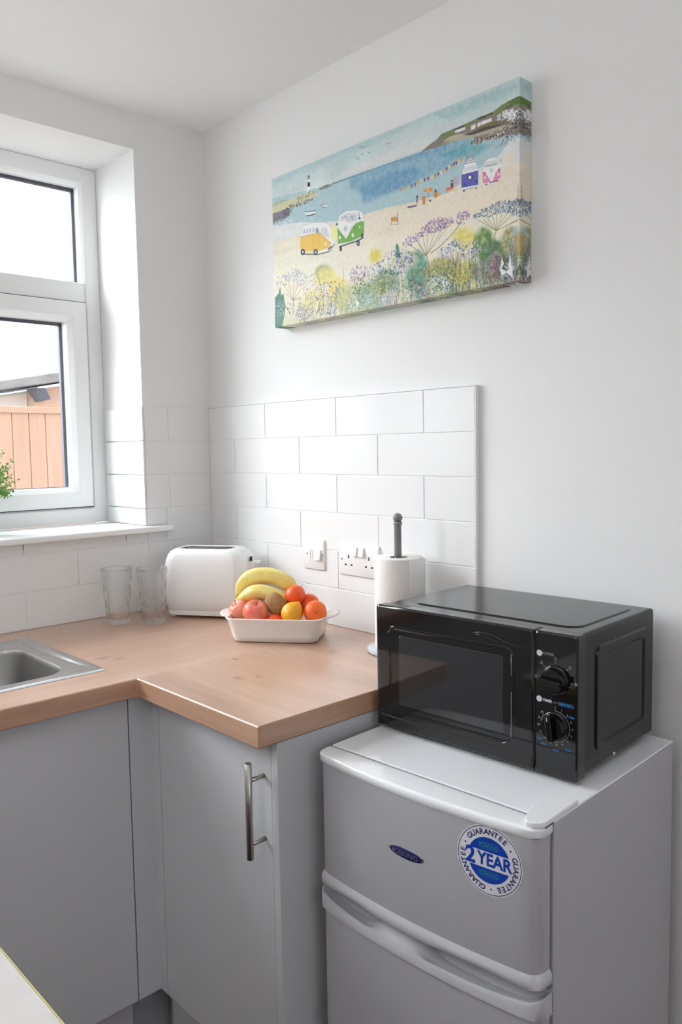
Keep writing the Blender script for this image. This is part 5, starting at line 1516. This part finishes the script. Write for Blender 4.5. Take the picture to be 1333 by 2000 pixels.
('l',(120,105,80),90,3,[3173,1709,3152,1829,3137,1988]),
('d',[(150,165,195),(216,221,228),(98,108,150),(180,190,215),(72,78,115)],70,5,[3021,1546,100,66]),
('d',[(150,165,195),(216,221,228),(98,108,150),(180,190,215),(72,78,115)],60,5,[3119,1502,85,65]),
('d',[(150,165,195),(216,221,228),(98,108,150),(180,190,215),(72,78,115)],60,5,[3184,1465,70,43]),
('d',[(150,165,195),(216,221,228),(98,108,150),(180,190,215),(72,78,115)],150,5,[3394,1602,134,106]),
('d',[(150,165,195),(216,221,228),(98,108,150),(180,190,215),(72,78,115)],40,5,[3275,1519,69,54]),
('l',(125,120,105),85,2,[404,1685,197,1427]),
('l',(125,120,105),85,2,[404,1685,305,1417]),
('l',(125,120,105),85,2,[404,1685,421,1409]),
('l',(125,120,105),85,2,[404,1685,511,1463]),
('l',(125,120,105),85,2,[404,1685,588,1553]),
('l',(125,120,105),85,2,[404,1685,561,1667]),
('l',(125,120,105),85,2,[404,1685,252,1570]),
('l',(125,120,105),90,3,[404,1685,401,1737,388,1868]),
('d',[(150,158,185),(214,216,224),(112,118,150),(185,190,205)],70,5,[243,1381,109,95]),
('d',[(150,158,185),(214,216,224),(112,118,150),(185,190,205)],90,5,[414,1355,149,81]),
('d',[(150,158,185),(214,216,224),(112,118,150),(185,190,205)],80,5,[554,1430,126,93]),
('d',[(150,158,185),(214,216,224),(112,118,150),(185,190,205)],110,5,[749,1564,162,171]),
('d',[(150,158,185),(214,216,224),(112,118,150),(185,190,205)],30,5,[90,1397,67,83]),
('d',[(150,165,195),(216,221,228),(98,108,150),(180,190,215),(72,78,115)],260,6,[2261,1523,303,152]),
('d',[(150,158,185),(214,216,224),(112,118,150),(185,190,205),(70,70,80)],100,6,[2430,1515,141,93]),
('d',[(140,98,152),(165,125,180),(108,78,125),(190,170,200),(120,85,140),(150,158,185),(214,216,224),(112,118,150),(185,190,205)],110,6,[1650,1535,177,98]),
('d',[(140,98,152),(165,125,180),(108,78,125),(190,170,200),(120,85,140),(150,158,185),(214,216,224),(112,118,150),(185,190,205)],140,6,[1093,1661,269,115]),
('d',[(150,158,185),(214,216,224),(112,118,150),(185,190,205)],90,6,[1942,1582,153,121]),
('d',[(140,98,152),(165,125,180),(108,78,125),(190,170,200),(120,85,140),(150,158,185),(214,216,224),(112,118,150),(185,190,205)],110,6,[614,1885,187,94]),
('d',[(150,165,195),(216,221,228),(98,108,150),(180,190,215),(72,78,115)],100,6,[1038,1898,252,78]),
('d',[(190,205,220),(225,228,232),(120,140,150)],110,6,[1630,1897,214,86]),
('d',[(150,158,185),(214,216,224),(112,118,150),(185,190,205)],70,6,[2212,1801,115,154]),
('d',[(225,230,232),(160,180,185),(60,90,80)],90,6,[2986,1870,157,100]),
('d',[(140,98,152),(165,125,180),(108,78,125),(190,170,200),(120,85,140)],50,6,[3701,1826,64,157]),
('d',[(222,226,230),(70,72,95),(200,205,212)],60,6,[3870,1898,86,103]),
('p',(222,228,232),100,0,[3784,1731,3808,1801,3752,1879]),
('p',(222,228,232),100,0,[3889,1728,3859,1831,3908,1904]),
('p',(222,228,232),100,0,[3754,1835,3857,1896,3777,1916]),
('p',(222,228,232),100,0,[3911,1840,3831,1892,3919,1960]),
('p',(222,228,232),100,0,[1595,1840,1668,1902,1627,1949]),
('p',(222,228,232),100,0,[2179,1771,2209,1876,2206,1925]),
('p',(222,228,232),100,0,[2544,1875,2476,1939,2408,1966]),
('l',(60,62,62),100,3,[4055,1716,3943,1996]),
('l',(100,96,90),100,2,[3980,1050,3979,1274]),
('d',[(175,195,198),(140,150,90),(200,170,90)],60,7,[3868,1616,86,103]),
('l',(120,120,110),80,3,[900,1412,1005,1757,1015,1950]),
('l',(120,120,110),80,2,[1387,1425,1397,1599])]
NX, NZ = 700, 350
def rng_noise(nx, nz, cells, seed, stretch=1):
    r = np.random.RandomState(seed); gz = max(2, cells); gx = max(2, int(cells * 2 / stretch))
    g = r.rand(gz + 2, gx + 2)
    y = np.linspace(0, gz, nz + 1); x = np.linspace(0, gx, nx + 1)
    yi = np.minimum(y.astype(int), gz); xi = np.minimum(x.astype(int), gx); fy = (y - yi)[:, None]; fx = (x - xi)[None, :]
    fy = fy * fy * (3 - 2 * fy); fx = fx * fx * (3 - 2 * fx)
    return (g[yi][:, xi] * (1 - fy) * (1 - fx) + g[yi + 1][:, xi] * fy * (1 - fx) + g[yi][:, xi + 1] * (1 - fy) * fx + g[yi + 1][:, xi + 1] * fy * fx)
V_, U_ = np.meshgrid(np.linspace(0, 1, NZ + 1), np.linspace(0, 1, NX + 1), indexing='ij')
img = np.zeros((NZ + 1, NX + 1, 3))
sky0 = np.array([184, 205, 206.]); sky1 = np.array([214, 218, 217.]); sand = np.array([226, 218, 198.]); mead = np.array([205, 205, 180.])
t_ = np.clip(V_ / .34, 0, 1)[..., None]
img[:] = sky0 * (1 - t_) + sky1 * t_
sm_ = (V_ > .42)[..., None]; img[:] = np.where(sm_, sand, img)
t_ = np.clip((V_ - .80) / .2 + .25 * (U_ - .4), 0, 1)[..., None]; img[:] = img * (1 - t_) + mead * t_
img += ((rng_noise(NX, NZ, 9, 1, 2) - .5) * 14 + (rng_noise(NX, NZ, 30, 2, 3) - .5) * 9)[..., None]
AX, AZ = NX / 4000.0, NZ / 2000.0
def fillpoly(px, pz, col, a, soft=0):
    x0, x1 = int(max(0, math.floor(min(px) - soft))), int(min(NX, math.ceil(max(px) + soft)))
    z0, z1 = int(max(0, math.floor(min(pz) - soft))), int(min(NZ, math.ceil(max(pz) + soft)))
    if x1 < x0 or z1 < z0: return
    acc = np.zeros((z1 - z0 + 1, x1 - x0 + 1))
    subs = ((-.25, -.25), (.25, -.25), (-.25, .25), (.25, .25))
    for sx_, sz_ in subs:
        X = np.arange(x0, x1 + 1)[None, :] + sx_; Z = np.arange(z0, z1 + 1)[:, None] + sz_
        ins = np.zeros(acc.shape, bool)
        n = len(px)
        for i in range(n):
            xa, za, xb, zb_ = px[i], pz[i], px[(i + 1) % n], pz[(i + 1) % n]
            if za == zb_: continue
            c = ((za > Z) != (zb_ > Z)) & (X < (xb - xa) * (Z - za) / (zb_ - za) + xa)
            ins ^= c
        acc += ins * .25
    if soft:
        k = max(2, int(soft / 2))
        pad = acc
        for ax_ in (0, 1):
            for _ in range(3):
                pad = sum(np.roll(pad, s, ax_) for s in range(-k, k + 1)) / (2 * k + 1)
        acc = pad
        rz = rng_noise(NX, NZ, 60, 9, 1)[z0:z1 + 1, x0:x1 + 1]
        acc = acc * (0.55 + .9 * rz)
    w_ = np.clip(acc * a, 0, 1)[..., None]
    img[z0:z1 + 1, x0:x1 + 1] = img[z0:z1 + 1, x0:x1 + 1] * (1 - w_) + np.array(col, float) * w_
def stroke(pts, w, col, a):
    for (xa, za), (xb, zb_) in zip(pts[:-1], pts[1:]):
        L_ = math.hypot(xb - xa, zb_ - za) or 1; nx, nz = -(zb_ - za) / L_ * w / 2, (xb - xa) / L_ * w / 2
        fillpoly([xa + nx, xb + nx, xb - nx, xa - nx], [za + nz, zb_ + nz, zb_ - nz, za - nz], col, a)
rs = random.Random(11)
for op in PAINT:
    k = op[0]; q = op[-1]
    P2 = [(q[i] * AX, q[i + 1] * AZ) for i in range(0, len(q), 2)]
    if k == 'p':
        fillpoly([p[0] for p in P2], [p[1] for p in P2], op[1], op[2] / 100., 7 if op[3] else 0)
    elif k == 'l':
        stroke(P2, max(1.0, op[3] * .52), op[1], op[2] / 100.)
    elif k == 'd':
        (cx, cz), (rx, rz) = P2
        for _ in range(int(op[2] * 1.3)):
            a = rs.uniform(0, 2 * pi); r = math.sqrt(rs.random())
            x = cx + rx * r * cos(a); z = cz + rz * r * sin(a); s = op[3] * rs.uniform(.15, .38)
            th = rs.uniform(0, pi); e = rs.uniform(.5, 1)
            pp = [(x + s * (cos(t) * cos(th) - e * sin(t) * sin(th)), z + s * (cos(t) * sin(th) + e * sin(t) * cos(th))) for t in (0, 1.05, 2.1, 3.14, 4.2, 5.25)]
            fillpoly([p[0] for p in pp], [p[1] for p in pp], rs.choice(op[1]), .85)
    elif k == 'g':
        (xa, za), (xb, zb_) = P2
        for _ in range(op[2]):
            x = rs.uniform(xa, xb); z = rs.uniform(za, max(za, zb_)) + rs.uniform(0, 30); l_ = op[3] * rs.uniform(.05, .28)
            stroke([(x, z), (x + rs.uniform(-6, 6), z - l_)], rs.uniform(.8, 2.0), rs.choice(op[1]), rs.uniform(.3, .7))
img += ((rng_noise(NX, NZ, 90, 5, 1) - .5) * 10)[..., None]
img = np.clip(img, 0, 255) / 255.0
lin_img = np.where(img <= .04045, img / 12.92, ((img + .055) / 1.055) ** 2.4)
grey = lin_img.mean(-1, keepdims=True)
lin_img = np.clip((grey + (lin_img - grey) * .92) * 1.10, 0, .85)
CW, CH, CD = .786, .3925, .040
# deep-edge wrap: the picture colours carry on round the sides
SD = 12
nx_, nz_ = NX + 1 + 2 * SD, NZ + 1 + 2 * SD
ix = np.clip(np.arange(nx_) - SD, 0, NX); iz = np.clip(np.arange(nz_) - SD, 0, NZ)
gx = np.linspace(0, CW, NX + 1)[ix]; gz = np.linspace(0, -CH, NZ + 1)[iz]
dx_ = np.maximum(np.maximum(SD - np.arange(nx_), np.arange(nx_) - (SD + NX)), 0) / SD * CD
dz_ = np.maximum(np.maximum(SD - np.arange(nz_), np.arange(nz_) - (SD + NZ)), 0) / SD * CD
GX = np.repeat(gx[None, :], nz_, 0); GZ = np.repeat(gz[:, None], nx_, 1)
GD = np.maximum(dx_[None, :], dz_[:, None])
co = np.stack([-CD + GD, -GX, GZ], -1).reshape(-1, 3)
# mirrored colours on the returns
ixm = np.arange(nx_) - SD; ixm = np.where(ixm < 0, -ixm * 2, np.where(ixm > NX, 2 * NX - ixm - (ixm - NX), ixm)); ixm = np.clip(ixm, 0, NX)
izm = np.arange(nz_) - SD; izm = np.where(izm < 0, -izm * 2, np.where(izm > NZ, 2 * NZ - izm - (izm - NZ), izm)); izm = np.clip(izm, 0, NZ)
colr = lin_img[izm][:, ixm].reshape(-1, 3)
idx = np.arange(nx_ * nz_).reshape(nz_, nx_)
F_ = np.stack([idx[:-1, :-1], idx[1:, :-1], idx[1:, 1:], idx[:-1, 1:]], -1).reshape(-1, 4)
me = bpy.data.meshes.new('canvas_print')
me.vertices.add(len(co)); me.vertices.foreach_set('co', co.astype(np.float32).ravel())
me.loops.add(F_.size); me.loops.foreach_set('vertex_index', F_.astype(np.int32).ravel())
me.polygons.add(len(F_)); me.polygons.foreach_set('loop_start', (np.arange(len(F_)) * 4).astype(np.int32)); me.polygons.foreach_set('loop_total', np.full(len(F_), 4, np.int32))
me.update(calc_edges=True); me.validate()
ca = me.color_attributes.new('paint', 'FLOAT_COLOR', 'POINT')
ca.data.foreach_set('color', np.concatenate([colr, np.ones((len(colr), 1))], 1).astype(np.float32).ravel())
pm = bpy.data.materials.new('painted_canvas'); pm.use_nodes = True
pn_ = pm.node_tree; pb = pn_.nodes['Principled BSDF']; at_ = pn_.nodes.new('ShaderNodeAttribute'); at_.attribute_name = 'paint'
pn_.links.new(at_.outputs['Color'], pb.inputs['Base Color']); pb.inputs['Roughness'].default_value = .7; pb.inputs['Specular IOR Level'].default_value = .3
me.materials.append(pm)
cv = thing('canvas_picture', 'wide unframed canvas print of a seaside with camper vans and meadow flowers on the wall', 'picture', (-.0005, -.3845, 1.191))
o = bpy.data.objects.new('canvas_print', me); COL.objects.link(o); o.parent = cv
b = MB()
for q in ((.002, -CH + .002, CW - .002, -CH + .04), (.002, -.04, CW - .002, -.002), (.002, -CH + .04, .04, -.04), (CW - .04, -CH + .04, CW - .002, -.04)):
    b.box((-.030, -q[2], q[1]), (-.0005, -q[0], q[3]))
b.build('stretcher_frame', mat('pine_stretcher', lin((200, 170, 130)), .7), cv, (0, 0, 0))

# ------------------------------------------------------------------ plant on the sill
px_, py_ = -.668, .115
pt = thing('potted_plant', 'small bushy green plant in a pot on the window sill at the left edge', 'plant', (px_, py_, WZ0 + .018))
b = MB(); b.lathe([(0, 0), (.030, 0), (.031, .002), (.040, .070), (.042, .072), (.042, .078), (.038, .078), (.036, .068), (0, .066)], 32); smooth_angle(b.build('pot', M['pot'], pt, (0, 0, 0)), 40)
rs = random.Random(5)
b = MB(); b2 = MB()
for k in range(170):
    a = rs.uniform(0, 2 * pi); el = rs.uniform(-.55, 1.45)
    d = Vector((cos(a) * cos(el), sin(a) * cos(el), sin(el)))
    L_ = rs.uniform(.060, .100)
    base = Vector((0, 0, .072)); tip = Vector((0, 0, .150)) + d * L_
    mid = base.lerp(tip, .5) + Vector((0, 0, .012))
    b2.tube([base + Vector((rs.uniform(-.02, .02), rs.uniform(-.02, .02), 0)), mid, tip], [.0009, .0008, .0005], 5)
    for j in range(16):
        f = rs.uniform(.45, 1.03)
        p = mid.lerp(tip, max(0, f * 2 - 1)) if f > .5 else base.lerp(mid, f * 2)
        n = Vector((rs.gauss(0, 1), rs.gauss(0, 1), rs.gauss(.3, 1))).normalized()
        s = n.cross(Vector((rs.gauss(0, 1), rs.gauss(0, 1), rs.gauss(0, 1)))).normalized()
        t3 = n.cross(s)
        ll = rs.uniform(.006, .011); ww = ll * .32
        o_ = p + s * .001
        b.face([b.bm.verts.new(o_), b.bm.verts.new(o_ + s * ll * .5 + t3 * ww + n * .0008), b.bm.verts.new(o_ + s * ll), b.bm.verts.new(o_ + s * ll * .5 - t3 * ww + n * .0008)], 0)
b.build('foliage', M['leaf'], pt, (0, 0, 0), norm=False); b2.build('stems', M['leaf'], pt, (0, 0, 0))
